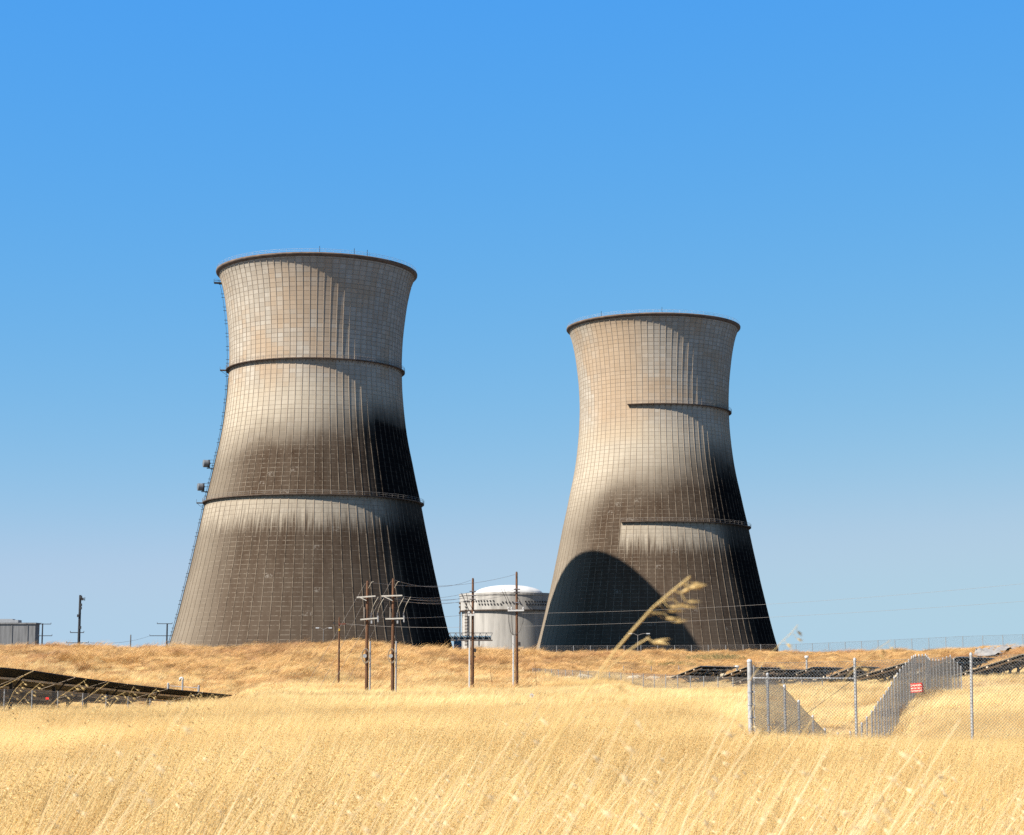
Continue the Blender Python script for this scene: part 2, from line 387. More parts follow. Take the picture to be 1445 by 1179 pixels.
TAB = np.stack([pchip([p[0] for p in pts], [p[1] for p in pts], YROWS) for px, pts in COLS])
CPX = np.array([c[0] for c in COLS], float)

SIDE = [(1057, 930, 45), (1083, 953, 48), (1107, 969, 51), (1127, 991, 54), (1147, 1012, 57.5), (1164, 1030, 61), (1182, 1036, 64), (1200, 1034, 66),
        (1216, 1022, 67.5), (1230, 1005, 69), (1239, 992, 70.5), (1247, 982, 72), (1254, 971.6, 73.7), (1262, 957, 75.5), (1270, 946, 78), (1278, 937, 81),
        (1286.5, 928, 84), (1292, 925.5, 86.5), (1306, 924.6, 91), (1312, 931, 94), (1325, 932, 99), (1341, 926, 105), (1356, 941, 108)]
RBF = []
def base_h(X, Y):
    X = np.asarray(X, float); Y = np.asarray(Y, float)
    px = 722.5 + F * X / (0.991 * np.maximum(Y, 15.0))
    px = np.clip(px, CPX[0], CPX[-1] - 1e-3)
    i = np.clip(np.searchsorted(CPX, px, side='right') - 1, 0, len(CPX) - 2)
    s = (px - CPX[i]) / (CPX[i + 1] - CPX[i]); s = s * s * (3 - 2 * s)
    yc = np.clip(Y, YROWS[0], YROWS[-1] - 1e-3)
    j = np.clip(np.searchsorted(YROWS, yc, side='right') - 1, 0, len(YROWS) - 2)
    t = (yc - YROWS[j]) / (YROWS[j + 1] - YROWS[j])
    z0 = TAB[i, j] * (1 - t) + TAB[i, j + 1] * t; z1 = TAB[i + 1, j] * (1 - t) + TAB[i + 1, j + 1] * t
    z = z0 * (1 - s) + z1 * s
    und = 0.10 * np.sin(X * .31 + Y * .17 + 1) * np.sin(Y * .23 - X * .12) + 0.07 * np.sin(X * .83 + 2.1 + np.sin(Y * .3)) * np.sin(Y * .61 + X * .2)
    bf = np.clip((Y - 162) / 22, 0, 1) * np.clip((300 - Y) / 25, 0, 1)
    wx = X + 1.9 * np.sin(Y * .33 + X * .11); wy = Y + 1.7 * np.sin(X * .41 - Y * .13)
    rel = .30 * np.sin(wx * 1.05 + .5) * np.sin(wy * .9 + wx * .35) + .22 * np.sin(wx * 2.3 + wy * 1.1) * np.sin(wy * 1.9 - wx * .7 + 2)
    z = z + bf * rel
    return z + und * np.clip((Y - 15) / 40, 0, 1) * np.clip((600 - Y) / 300, 0, 1)
def H(X, Y):
    z = base_h(X, Y)
    if RBF:
        X = np.asarray(X, float); Y = np.asarray(Y, float)
        num = np.zeros_like(z); den = np.full_like(z, 0.06)
        for x, y, d, sg in RBF:
            w = np.exp(-((X - x) ** 2 + (Y - y) ** 2) / (2 * sg * sg)); num = num + w * d; den = den + w
        z = z + num / den
    return z
for px, py, Y in SIDE[1:]:
    t = P(px, py, Y); RBF.append((t.x, Y, (t.z - 2.0) - float(base_h(t.x, Y)), 2.2))
def hz(x, y): return float(H(np.array([x]), np.array([y]))[0])
def G(px, Y, dz=0.0):
    x = (px - 722.5) / F * Y * 0.991
    return Vector((x, Y, hz(x, Y) + dz))

def build_ground():
    pxs = np.concatenate([np.array([-6000, -3500, -2200, -1500, -1000, -700.]), np.arange(-500, 1960, 7.0), np.array([2200, 2600, 3200, 4500, 7000.])])
    U = (pxs - 722.5) / F * 0.991
    X = U[None, :] * np.maximum(YROWS, 15.0)[:, None]; Y = np.repeat(YROWS[:, None], len(U), 1)
    Z = H(X, Y)
    nr, nc = X.shape
    me = bpy.data.meshes.new('ground')
    vs = np.stack([X, Y, Z], -1).reshape(-1, 3)
    r, c = np.meshgrid(np.arange(nr - 1), np.arange(nc - 1), indexing='ij')
    a = (r * nc + c).ravel()
    fs = np.stack([a, a + 1, a + nc + 1, a + nc], -1)
    me.from_pydata(vs.tolist(), [], fs.tolist())
    me.polygons.foreach_set('use_smooth', [True] * len(fs)); me.materials.append(M['ground']); me.update()
    o = bpy.data.objects.new('ground', me); COL.objects.link(o)
    return tag(o, kind='structure')
build_ground()

# gravel road climbing the berm at the right
RLO = [(1374, 214), (1408, 213), (1445, 226), (1520, 236), (1640, 244)]
RHI = [(1374, 215.5), (1414, 240), (1445, 248), (1520, 258), (1640, 266)]
def road_edge(E_, px):
    return np.interp(px, [e[0] for e in E_], [e[1] for e in E_])
mb = MB(); N = 60; vs = []
for i in range(N + 1):
    px = 1374 + 266 * i / N
    y0, y1 = road_edge(RLO, px), road_edge(RHI, px)
    for w in (0, .2, .4, .6, .8, 1):
        g = G(px, y0 + (y1 - y0) * w); vs.append((g.x, g.y, g.z + .3))
mb.add(vs, [(i * 6 + j, i * 6 + j + 1, (i + 1) * 6 + j + 1, (i + 1) * 6 + j) for i in range(N) for j in range(5)], 0, True)
tag(mb.build('road', M['road']), kind='structure')
def on_road(x, y):
    px = 722.5 + F * x / (0.991 * y)
    return (px > 1370) & (y > road_edge(RLO, px) - 3) & (y < road_edge(RHI, px) + .4)

# bare sandy track along the foot of the berm on the right
def track_edges(px):
    c_ = 187 - 14 * np.clip((px - 1000) / 350, 0, 1) + 2.0 * np.sin(px * .021); w_ = 5.5 + 1.6 * np.sin(px * .05) + 1.0 * np.sin(px * .13 + 1)
    return c_ - w_ * np.clip((px - 755) / 60, 0, 1), c_ + w_ * np.clip((px - 755) / 60, 0, 1)
mb = MB(); N = 110; vs = []
for i in range(N + 1):
    px = 760 + 640 * i / N; y0, y1 = track_edges(px)
    for w in (0, .25, .5, .75, 1):
        g = G(px, float(y0 + (y1 - y0) * w)); vs.append((g.x, g.y, g.z + .1))
mb.add(vs, [(i * 5 + j, i * 5 + j + 1, (i + 1) * 5 + j + 1, (i + 1) * 5 + j) for i in range(N) for j in range(4)], 0, True)
tag(mb.build('track', M['sand']), kind='structure')
def on_track(px, Y):
    y0, y1 = track_edges(px)
    return (px > 765) & (px < 1395) & (Y > y0) & (Y < y1) & (nr.uniform(size=len(px)) < .93)

# ------------------------------------------------------------------ cooling towers
PROF = [(48.3, 0.0), (45.51, 10.3), (44.33, 14.4), (42.60, 21.2), (40.98, 28.3), (39.40, 35.2), (37.89, 42.4), (36.45, 49.3), (35.0, 56.6), (33.45, 63.6), (32.0, 70.6),
        (30.85, 76.0), (29.85, 82.0), (29.05, 88.8), (28.5, 96.0), (28.33, 103.3), (28.6, 111.0), (29.2, 117.2), (29.95, 123.0), (31.0, 128.3), (31.75, 131.0), (32.45, 132.9)]
PZ = np.array([p[1] for p in PROF]); PR = np.array([p[0] for p in PROF])
def shell_r(z): return float(pchip(PZ, PR, np.array([z]))[0])

def ring_pts(r, z, a0, a1, n):
    return [(r * math.cos(a0 + (a1 - a0) * i / n), r * math.sin(a0 + (a1 - a0) * i / n), z) for i in range(n + 1)]

def cooling_tower(px_axis, D, label, mats, a_start, zoff, name='cooling_tower'):
    az = px_axis
    root = thing(name, label, 'cooling tower', (D * math.sin(az), D * math.cos(az), zoff), -PI / 2 - az, 'cooling towers')
    mb = MB()
    zs = np.linspace(4.0, 132.7, 112)
    prof = [(shell_r(z), float(z)) for z in zs]
    mb.lathe(prof, NRIB * 2)
    inner = [(shell_r(z) - 0.7, float(z)) for z in np.linspace(132.6, 4.0, 30)]
    mb.lathe(inner, NRIB)
    rz = np.linspace(4.0, 132.3, 52)
    for k in range(NRIB):
        a = 2 * PI * k / NRIB
        ca, sa = math.cos(a), math.sin(a); w = 0.13
        vs = []
        for z in rz:
            r = shell_r(float(z))
            for rr, t in ((r - .05, -w), (r + .12, -w * .8), (r + .12, w * .8), (r - .05, w)):
                vs.append((rr * ca - t * sa, rr * sa + t * ca, float(z)))
        fs = [(i * 4 + j, i * 4 + j + 1, (i + 1) * 4 + j + 1, (i + 1) * 4 + j) for i in range(len(rz) - 1) for j in range(3)]
        mb.add(vs, fs, 1)
    mb.build('shell', mats, root)
    # flared rim with its handrail
    mb = MB()
    mb.lathe([(32.30, 132.45), (32.75, 132.62), (33.15, 132.85), (33.38, 133.15), (33.4, 133.6), (32.2, 133.65), (31.4, 133.3), (31.4, 132.5)], NRIB * 2, smooth=True)
    rim = mb.build('rim', M['rim'], root)
    mb = MB()
    for hgt in (0.55, 1.1): mb.tube(ring_pts(33.1, 133.6 + hgt, 0, 2 * PI, 168), 0.035, 4, caps=False)
    for k in range(84):
        a = 2 * PI * k / 84; mb.bar((33.1 * math.cos(a), 33.1 * math.sin(a), 133.55), (33.1 * math.cos(a), 33.1 * math.sin(a), 134.75), 0.06)
    mb.build('handrail', M['rail_pale'], rim)
    for a in ((0.02, 0.36, 0.50) if a_start is None else (-0.62, 0.1)):
        mb = MB(); p = (33.0 * math.cos(a), 33.0 * math.sin(a)); mb.tube([(p[0], p[1], 133.5), (p[0], p[1], 135.6)], 0.09, 5)
        mb.build('lightning_rod', M['dark_steel'], root)
    # two walkways
    for zc in (100.4, 56.5):
        r = shell_r(zc)
        if a_start is None: a0, a1 = -PI, PI
        else:
            a0 = a_start[0] if zc > 80 else a_start[1]; a1 = 2.6
        n = int(168 * (a1 - a0) / (2 * PI))
        mb = MB()
        pr = [(r - .3, zc - .12), (r + 1.15, zc - .12), (r + 1.15, zc + .14), (r - .3, zc + .14)]
        mb.lathe(pr, n, a0, a1, closed_prof=True, smooth=False)
        if a_start is not None:
            for a in (a0,):
                c, s_ = math.cos(a), math.sin(a)
                mb.add([(rr * c, rr * s_, z_) for rr, z_ in pr], [(0, 1, 2, 3)])
        for k in range(n // 2):
            a = a0 + (a1 - a0) * (k + .5) / (n // 2); c, s_ = math.cos(a), math.sin(a)
            mb.bar(((r - .1) * c, (r - .1) * s_, zc - 1.1), ((r + 1.0) * c, (r + 1.0) * s_, zc - .12), .1)
        deck = mb.build('walkway', M['deck'], root)
        mb = MB()
        for hgt in (.55, 1.1): mb.tube(ring_pts(r + 1.1, zc + .14 + hgt, a0, a1, n), 0.04, 4)
        for k in range(n // 2 + 1):
            a = a0 + (a1 - a0) * k / (n // 2); c, s_ = (r + 1.1) * math.cos(a), (r + 1.1) * math.sin(a)
            mb.bar((c, s_, zc + .1), (c, s_, zc + 1.28), .07)
        mb.build('railing', M['rail_dark'], deck)
    return root

TL_AZ, TL_D = -0.1054, 618.0
TR_AZ, TR_D = 0.0762, 714.0
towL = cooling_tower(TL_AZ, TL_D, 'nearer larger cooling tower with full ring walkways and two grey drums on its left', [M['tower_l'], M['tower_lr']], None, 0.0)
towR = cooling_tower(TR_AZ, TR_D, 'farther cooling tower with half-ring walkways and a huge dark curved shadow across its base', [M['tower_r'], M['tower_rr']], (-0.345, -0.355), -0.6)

# ladder up the left flank of the nearer tower
mb = MB(); al = -1.545
def shp(a, z, off): r = shell_r(z) + off; return Vector((r * math.cos(a), r * math.sin(a), z))
zl = np.linspace(4, 130.5, 60)
for da in (-.012, .012):
    mb.tube([shp(al + da, float(z), .75) for z in zl], .05, 4)
for k in range(240):
    z = 5 + k * (125.5 / 240); mb.bar(shp(al - .012, z, .75), shp(al + .012, z, .75), .04)
mb.tube([shp(al, float(z), .25) for z in np.linspace(4, 98, 50)], .14, 5)
k = 0; z = 6.0
while z < 130:
    for dz in (0, 1.2):
        q = shp(al, z + dz, 0); e = shp(al, z + dz, 1.15); mb.bar(q, e, .22, .14)
    z += 4.4
mb.build('ladder', M['dark_steel'], towL)
mb = MB()
e = shp(al, 129.6, 2.6); e.z = 129.6; q = shp(al, 129.6, -.1)
mb.bar(q, e, 2.2, .18)
for t_ in (-1, 1):
    for h_ in (.55, 1.1): mb.bar(e + Vector((t_, 0, h_)) * 1.0, q + Vector((t_, 0, h_)), .06)
    mb.bar(e + Vector((t_, 0, 0)), e + Vector((t_, 0, 1.15)), .07)
mb.build('landing', M['dark_steel'], towL)
for zc in (100.4, 56.5):
    mb = MB(); q = shp(al, zc, .8); e = shp(al, zc, 3.0); mb.bar(q, e, 2.0, .25)
    mb.bar(e, e + Vector((0, 0, 1.2)), .08); mb.bar(shp(al, zc - 2, .1), e, .1)
    mb.build('landing', M['deck'], towL)
# microwave drums bracketed to the flank
def drum(zc, label):
    base = towL.matrix_basis @ shp(al, zc, 0.0) if False else None
    a = TL_AZ
    R = Matrix.Rotation(-PI / 2 - a, 4, 'Z')
    org = Vector((TL_D * math.sin(a), TL_D * math.cos(a), 0))
    w = org + (R @ shp(al, zc, 0.0))
    root = thing('antenna_drum', label, 'antenna', w, 0, 'antenna drums on the nearer tower')
    mb = MB()
    c = Vector((-2.9, -0.6, 0.2)); d = Vector((-.93, -.36, .0)).normalized()
    def along(s, r): return c + d * s, r
    pr = [(-1.0, .6), (-1.0, 1.22), (.85, 1.22), (.95, 1.12), (1.0, .0)]
    mb.tube([c + d * s for s, r in pr], [max(r, .01) for s, r in pr], 20, smooth=False)
    mb.build('shroud', M['drumgrey'], root)
    mb = MB(); mb.tube([c + d * -1.08, c + d * -1.02, c + d * -1.0], [1.3, 1.32, 1.26], 20, smooth=False)
    mb.tube([c + d * -1.0, c + d * -.6], [1.29, 1.29], 20, smooth=False)
    mb.build('backing_ring', M['dark_steel'], root)
    mb = MB()
    mb.bar((.6, -.4, -1.3), (-2.6, -.4, -1.3), .9, .2)
    mb.bar((-1.7, -.5, -1.3), (-1.7, -.5, 1.5), .16)
    mb.bar((.6, -.4, 1.4), (-1.8, -.4, 1.4), .1); mb.bar((.6, -.4, .4), (-1.8, -.4, .3), .12)
    mb.build('bracket', M['dark_steel'], root)
    return root
drum(69.2, 'upper of two grey antenna drums bracketed to the left flank of the nearer cooling tower')
drum(61.5, 'lower of two grey antenna drums, just above the nearer tower\'s lower walkway')

# ------------------------------------------------------------------ containment building
cY = 790.0
cc = P(718, 900, cY); R0 = 20.6
root = thing('containment_building', 'round white containment building with shallow dome between the two cooling towers', 'building', (cc.x, cY, 4.6), -PI / 2)
ztop = zz(839, cY) - 4.6; zdome = zz(826, cY) - 4.6; zr = zz(862.5, cY) - 4.6
mb = MB(); mb.lathe([(R0 - .9, 0), (R0 - .9, zr + .1)], 72); mb.build('wall', M['drum'], root)
mb = MB(); mb.lathe([(R0 - .9, zr), (R0, zr + .05), (R0, ztop - 1.0), (R0 + .25, ztop - .9), (R0 + .25, ztop), (13.6, ztop + .5)], 72, smooth=False)
girder = mb.build('ring_girder', M['drum'], root)
for row, (dz, a0, a1) in enumerate([(zz(850.5, cY) - 4.6, -1.1, -.28), (zz(855, cY) - 4.6, -.62, -.14), (zz(852.5, cY) - 4.6, -.12, .24), (zz(851.5, cY) - 4.6, .34, .95), (zz(855.5, cY) - 4.6, .36, .95)]):
    a = a0
    while a < a1:
        ca, sa = math.cos(a), math.sin(a)
        mb = MB(); mb.tube([((R0 - .1) * ca, (R0 - .1) * sa, dz), ((R0 + .35) * ca, (R0 + .35) * sa, dz)], .32, 8); a += .066
        mb.build('tendon_port', M['dark_steel'], girder)
mb = MB(); n = 10
mb.lathe([(14.2 * math.cos(t * PI / 2 / n) if t < n else .01, ztop + .2 + (zdome - ztop - .2) * math.sin(t * PI / 2 / n)) for t in range(n + 1)], 64)
mb.build('dome', M['dome'], root)
mb = MB(); mb.lathe([(R0 - .85, zr - .35), (R0 + .1, zr - .35), (R0 + .1, zr), (R0 - .85, zr)], 72, closed_prof=True, smooth=False)
mb.build('ledge', M['deck'], root)
mb = MB(); a = -1.02
for da in (-.03, .03):
    p = ((R0 + .1) * math.cos(a + da), (R0 + .1) * math.sin(a + da)); mb.bar((p[0], p[1], 8), (p[0], p[1], zr), .2)
for k in range(14):
    z = 8.5 + k * 1.3; p = ((R0 + .1) * math.cos(a), (R0 + .1) * math.sin(a)); mb.box((p[0], p[1], z), (1.1, 1.1, .35))
mb.build('ladder', M['deck'], root)
for a in (-1.35,):
    mb = MB(); ca, sa = math.cos(a), math.sin(a)
    mb.tube([((R0 + .2) * ca, (R0 + .2) * sa, z) for z in (9, zr - 3, zr + 2)], .2, 6)
    for z in (zr - 1, zr + 1.5, zr + 3): mb.box(((R0 + .3) * ca, (R0 + .3) * sa, z), (.8, .8, .7))
    mb.build('drain_pipe', M['deck'], root)

# pipe bridge to the right of the nearer tower
pY = 700.0
a = P(600, 893.5, pY); b = P(695, 896, pY)
root = thing('pipe_bridge', 'blue-grey trussed pipe bridge emerging from behind the nearer tower in front of the white containment', 'bridge', (a.x, pY, a.z))
La = b.x - a.x; hh = 2.6
mb = MB(); n = 11
for yy in (-1, 1):
    mb.bar((0, yy, 0), (La, yy, 0), .25); mb.bar((0, yy, -hh), (La, yy, -hh), .28)
    for k in range(n):
        x0 = La * k / n; x1 = La * (k + .5) / n; x2 = La * (k + 1) / n
        mb.bar((x0, yy, 0), (x1, yy, -hh), .2); mb.bar((x1, yy, -hh), (x2, yy, 0), .2)
mb.build('truss', M['grey_conc'], root)
mb = MB(); mb.box((La / 2, 0, -hh - .2), (La, 2.4, .3)); mb.build('deck', M['deck'], root)
mb = MB()
for k in range(3): mb.tube([(0, -.6 + .6 * k, -1.4 - .4 * k), (La - .5, -.6 + .6 * k, -1.4 - .4 * k)], .35, 8)
mb.build('pipe', M['blue_paint'], root)
for xx in (La * .45, La * .8):
    mb = MB(); mb.bar((xx, 0, -hh), (xx, 0, -a.z + 4.5), .5); mb.build('leg', M['white'], root)
p = P(646, 909, 640)
root = thing('pump_unit', 'small blue machine housing beside the base of the nearer tower', 'machinery', (p.x, 640, 4.6))
hh = p.z - 4.6 + .9
mb = MB(); mb.box((0, 0, hh / 2), (2.6, 2.0, hh)); mb.build('housing', M['blue_paint'], root)
mb = MB(); mb.tube([(-.5, 0, hh), (-.5, 0, hh + 1.0)], .25, 8); mb.box((.6, 0, hh + .15), (1.0, 1.2, .3)); mb.build('vent', M['conduit'], root)
mb = MB()
for k in range(5): mb.bar((-1.3 + .65 * k, -1.03, hh), (-1.3 + .65 * k, -1.03, hh + 1.0), .08)
mb.bar((-1.3, -1.03, hh + 1), (1.3, -1.03, hh + 1), .08); mb.build('railing', M['blue_paint'], root)

# concrete building at the left edge
bY = 560.0
a = P(-60, 880, bY); b = P(50, 882, bY); zt = zz(881, bY)
root = thing('concrete_building', 'low streaked grey concrete building at the left edge of the skyline', 'building', (a.x, bY, 4.6))
W = b.x - a.x; hh = zt - 4.6
mb = MB(); mb.box((W / 2, 2.5, hh / 2), (W, 5, hh))
for k in range(5): mb.box((W * (k + .5) / 5, -.08, hh * .5), (.35, .16, hh - .8))
mb.build('wall', M['grey_conc'], root)
mb = MB(); mb.box((W / 2, 2.5, hh + .2), (W + .5, 5.5, .45)); mb.build('parapet', M['grey_conc'], root)
mb = MB(); p = P(-20, 878, bY); q = P(25, 878, bY)
mb.box(((p.x + q.x) / 2 - a.x, 2.5, hh + .85), (q.x - p.x, 4, .8))
mb.box(((p.x + q.x) / 2 - a.x - .6, 2.5, hh + 1.35), (q.x - p.x - 2.4, 3, .4))
mb.build('roof_unit', M['conduit'], root)
mb = MB(); p = P(52, 905, bY); mb.box((p.x - a.x, -.3, p.z - 4.6), (.8, .5, .9)); mb.build('wall_lamp', M['dark_steel'], root)

# ------------------------------------------------------------------ far poles
def far_pole(px, top, Y, r, arms, label, name='utility_pole', mat='dark_steel', extra=None):
    t = P(px, top, Y); root = thing(name, label, 'pole', (t.x, Y, 4.5))
    h = t.z - 4.5
    mb = MB(); mb.tube([(0, 0, 0), (0, 0, h)], [r, r * .75], 8); mb.build('shaft', M[mat], root)
    for py, x0, x1 in arms:
        z = zz(py, Y) - 4.5; k = Y / F
        mb = MB(); mb.bar(((x0 - px) * k, -.1, z), ((x1 - px) * k, -.1, z), .17); mb.build('crossarm', M[mat], root)
        for xx in (x0, x1):
            mb = MB(); mb.tube([((xx - px) * k, -.1, z + .05), ((xx - px) * k, -.1, z + .35)], .08, 6); mb.build('insulator', M['porcelain'], root)
    return root, h
far_pole(60.2, 880, 480, .22, [(881, 58, 72), (897.5, 55, 74)], 'slim grey utility pole beside the concrete building at far left')
root, h = far_pole(113.3, 840, 420, .34, [(893, 101, 120), (907.5, 96, 127)], 'tallest dark pole left of the nearer tower with small fittings near its top')
for k_, (dz, dx) in enumerate([(-.5, .35), (-.9, .9), (-2.2, .4), (-2.9, .35), (-4.6, -.4), (-7.2, .35)]):
    mb = MB(); mb.box((dx * .6, -.25, h + dz), (.5, .4, .6)); mb.build('fitting', M['dark_steel'], root)
mb = MB()
mb.bar((0, -.1, h - .9), (1.05, -.1, h - .9), .12); mb.bar((1.05, -.1, h - 1.3), (1.05, -.1, h - .5), .12)
mb.build('bracket_arm', M['dark_steel'], root)
far_pole(184.5, 896, 470, .2, [], 'short bare pole on the skyline halfway between tall pole and nearer tower', mat='grey_conc')
far_pole(236, 880, 500, .25, [(880.5, 222, 243), (897.5, 212, 243)], 'utility pole with two crossarms touching the left foot of the nearer tower')
def far_wire(a, b, sag, label, r=.03):
    pts = []
    for i in range(17):
        t = i / 16; q = a.lerp(b, t); q.z -= sag * 4 * t * (1 - t); pts.append(q)
    mb = MB(); mb.tube(pts, r, 4, caps=False)
    return tag(mb.build('power_line', M['wire'], None), label, 'power line', 'power lines')
far_wire(P(127, 907, 420), P(212, 897.5, 500), .8, 'thin wire on the skyline from tall dark pole to pole at the tower foot')

# twin-head lamp posts in front of the towers
for px, top, Y, x0, x1, lab in [(456.5, 888, 420, 448, 466, 'twin-head lamp post in front of the base of the nearer tower'),
                                (900, 896, 430, 889.5, 914.5, 'twin-head lamp post within the dark shadow on the farther tower')]:
    t = P(px, top, Y); root = thing('street_lamp', lab, 'lamp post', (t.x, Y, 4.5), 0, 'lamp posts before the towers'); h = t.z - 4.5
    mb = MB(); mb.tube([(0, 0, 0), (0, 0, h)], [.12, .08], 6); mb.build('post', M['rail_dark'], root)
    for xx in (x0, x1):
        d = (xx - px) * Y / F
        mb = MB(); mb.tube([(0, 0, h - .15), (d * .5, 0, h + .25), (d * .8, 0, h + .25)], .05, 5); mb.build('arm', M['rail_dark'], root)
        mb = MB(); mb.box((d, 0, h + .25), (.75, .45, .22)); mb.build('lamp_head', M['white'], root)

# ------------------------------------------------------------------ wooden power poles
def wood_pole(px, top, Y, label, r=.108, group='wooden power poles'):
    g = G(px, Y); t = P(px, top, Y)
    root = thing('wooden_pole', label, 'power pole', (g.x, Y, g.z - .3), 0, group)
    h = t.z - g.z + .3; lean = rnd.uniform(-.03, .03)
    mb = MB(); mb.tube([(0, 0, 0), (lean * .5, 0, h * .5), (lean, 0, h - .12), (lean, 0, h)], [r * 1.15, r, r * .8, r * .5], 10); mb.build('pole', M['wood'], root)
    return root, h, g.z - .3
def lz(py, Y, z0): return zz(py, Y) - z0
POLE = {}
Y1 = 125.0
for key, px, top, arm1, arm2, lab in [
    ('a', 517.5, 820, (843.5, 502.7, 841.6, 529), (874.7, 508, 872.7, 532.5), 'brown wooden power pole, left one of the close pair with coiled cable at mid height'),
    ('b', 554.2, 816.5, (841.6, 537.5, 840.8, 567), (873.8, 543.5, 873, 569), 'brown wooden power pole, right one of the close pair in front of the nearer tower')]:
    root, h, z0 = wood_pole(px, top, Y1, lab); k = Y1 / F * .991
    POLE[key] = (root.location.x, Y1)
    for (pa, xa, pb, xb) in (arm1, arm2):
        A = Vector(((xa - px) * k, -.22, lz(pa, Y1, z0))); B = Vector(((xb - px) * k, -.16, lz(pb, Y1, z0)))
        mb = MB(); mb.bar(A, B, .08, .09); mb.build('crossarm', M['arm'], root)
    zu = lz(842, Y1, z0); zl_ = lz(873.5, Y1, z0)
    mb = MB(); mb.bar((-.6, -.24, zu - .02), (-.05, -.2, zu - .28), .05); mb.build('brace', M['arm'], root)
    # fuse cutouts on the lower arm and jumpers from the line above
    for q, xo in enumerate((.28, .70)):
        mb = MB(); mb.tube([(xo, -.18, zl_ + .05), (xo, -.18, zl_ + .42)], [.035, .03], 7)
        for j in range(3): mb.tube([(xo, -.18, zl_ + .1 + .1 * j), (xo, -.18, zl_ + .13 + .1 * j)], .06, 7)
        mb.build('insulator', M['porcelain'], root)
        mb = MB(); x2 = xo + .38
        mb.tube([(xo + .02, -.2, zl_ + .42), (xo + .08, -.2, zl_ + .7), (xo + .2, -.2, zl_ + 1.0), (x2, -.2, zu - .18), (x2 + .05, -.1, zu - .05)], .022, 5)
        mb.build('jumper_cable', M['pale_cable'], root)
    mb = MB(); mb.box((.72, -.2, zl_ - .02), (.07, .2, .42)); mb.build('fuse_switch', M['conduit'], root)
    mb = MB(); mb.box((.30, -.22, zl_ - .22), (.1, .1, .2)); mb.build('fuse_link', M['conduit'], root)
    mb = MB(); mb.tube([(-.19, -.12, zl_ + .05), (-.19, -.12, zl_ + .75)], .045, 6); mb.build('arrester', M['rail_dark'], root)
    mb = MB(); mb.tube([(.06, -.05, zu + .55), (.28, -.1, zu + .95), (.40, -.1, zu + .98)], .02, 5); mb.build('jumper_cable', M['pale_cable'], root)
    # meter with cable loop
    zm = lz(926, Y1, z0)
    mb = MB(); mb.tube([(-.12, -.24, zm), (-.12, -.12, zm)], .13, 12); mb.build('meter', M['conduit'], root)
    mb = MB()
    for w_ in (0, .05):
        mb.tube([(-.06 + (.22 + w_) * math.cos(t_ * PI / 8), -.2 - w_ * .5, zm + (.42 + w_) * math.sin(t_ * PI / 8)) for t_ in range(17)], .016, 4, caps=False)
    mb.build('cable_coil', M['pale_cable'], root)
    mb = MB(); mb.tube([(.22, -.05, .1), (.22, -.05, lz(905, Y1, z0))], .055, 8); mb.build('conduit', M['conduit'], root)
    mb = MB(); mb.tube([(.22, -.05, lz(905, Y1, z0)), (.2, -.05, lz(898, Y1, z0)), (.12, 0, lz(880, Y1, z0))], .03, 6); mb.build('riser_cable', M['cable'], root)
Y3 = 150.0
for key, px, top, pyarm, xa, xb, ctop, cdx, lab in [
    ('c', 666.8, 816, 868.5, 660, 669.5, 903, -4.2, 'brown wooden power pole with white conduit, left of the containment dome'),
    ('d', 729.5, 807, 862, 716.5, 739.5, 897, -5.0, 'tallest brown wooden power pole, in front of the right part of the containment')]:
    root, h, z0 = wood_pole(px, top, Y3, lab, .114); k = Y3 / F * .991
    za = lz(pyarm, Y3, z0)
    mb = MB(); mb.bar(((xa - px) * k, -.2, za), ((xb - px) * k, -.2, za + .02), .1, .13); mb.build('crossarm', M['white_conduit'], root)
    for j, xx in enumerate((xa + 1, (xa + px) / 2 - 1, xb - 1)):
        mb = MB(); dx = (xx - px) * k
        mb.tube([(dx, -.2, za + .05), (dx, -.2, za + .3)], .05, 7); mb.tube([(dx, -.2, za + .15), (dx, -.2, za + .19)], .09, 7); mb.build('insulator', M['white_conduit'], root)
        mb = MB()
        mb.tube([(dx, -.2, za + .3), (dx - .22 - .1 * j, -.2, za + 1.0), (dx - .62, -.2, za + 1.75)], .02, 5); mb.build('jumper_cable', M['cable'], root)
        mb = MB()
        mb.tube([(dx, -.2, za - .05), (dx * .95, -.22, za - .9), (dx * .6 - .1, -.22, za - 1.7), (cdx * k, -.1, lz(ctop, Y3, z0) + .02)], .02, 5); mb.build('drop_cable', M['cable'], root)
    mb = MB(); mb.tube([(cdx * k, -.1, .1), (cdx * k, -.1, lz(ctop, Y3, z0))], .07, 8); mb.build('conduit', M['white_conduit'], root)
    mb = MB(); zb = lz(918 if key == 'c' else 909, Y3, z0); mb.box((.2, -.05, zb), (.18, .2, .3)); mb.build('switch_box', M['cable'], root)
    mb = MB(); mb.box((.18, -.05, zb - .5), (.1, .14, .14)); mb.build('clamp', M['cable'], root)
    for pyi in ((835, 841, 846) if key == 'c' else (832, 836, 851)):
        mb = MB(); zi = lz(pyi, Y3, z0); mb.tube([(-.25, -.12, zi), (.25, -.12, zi)], .05, 6); mb.build('insulator', M['porcelain'], root)
root, h, z0 = wood_pole(478, 871, 160, 'thin short brown pole with reddish crossarm, left of the close pair of poles', .085)
za = lz(881, 160, z0); k = 160 / F
mb = MB(); mb.bar((-.06, -.12, za), (.55, -.12, za + .02), .1, .12); mb.build('crossarm', M['red_wood'], root)
mb = MB(); mb.bar((-.45, -.1, za + .05), (-.05, -.1, za), .04); mb.box((-.45, -.1, za + .1), (.12, .1, .16)); mb.build('insulator', M['cable'], root)
mb = MB(); mb.box((0, -.1, lz(889, 160, z0)), (.14, .04, .2)); mb.build('tag_plate', M['brass'], root)

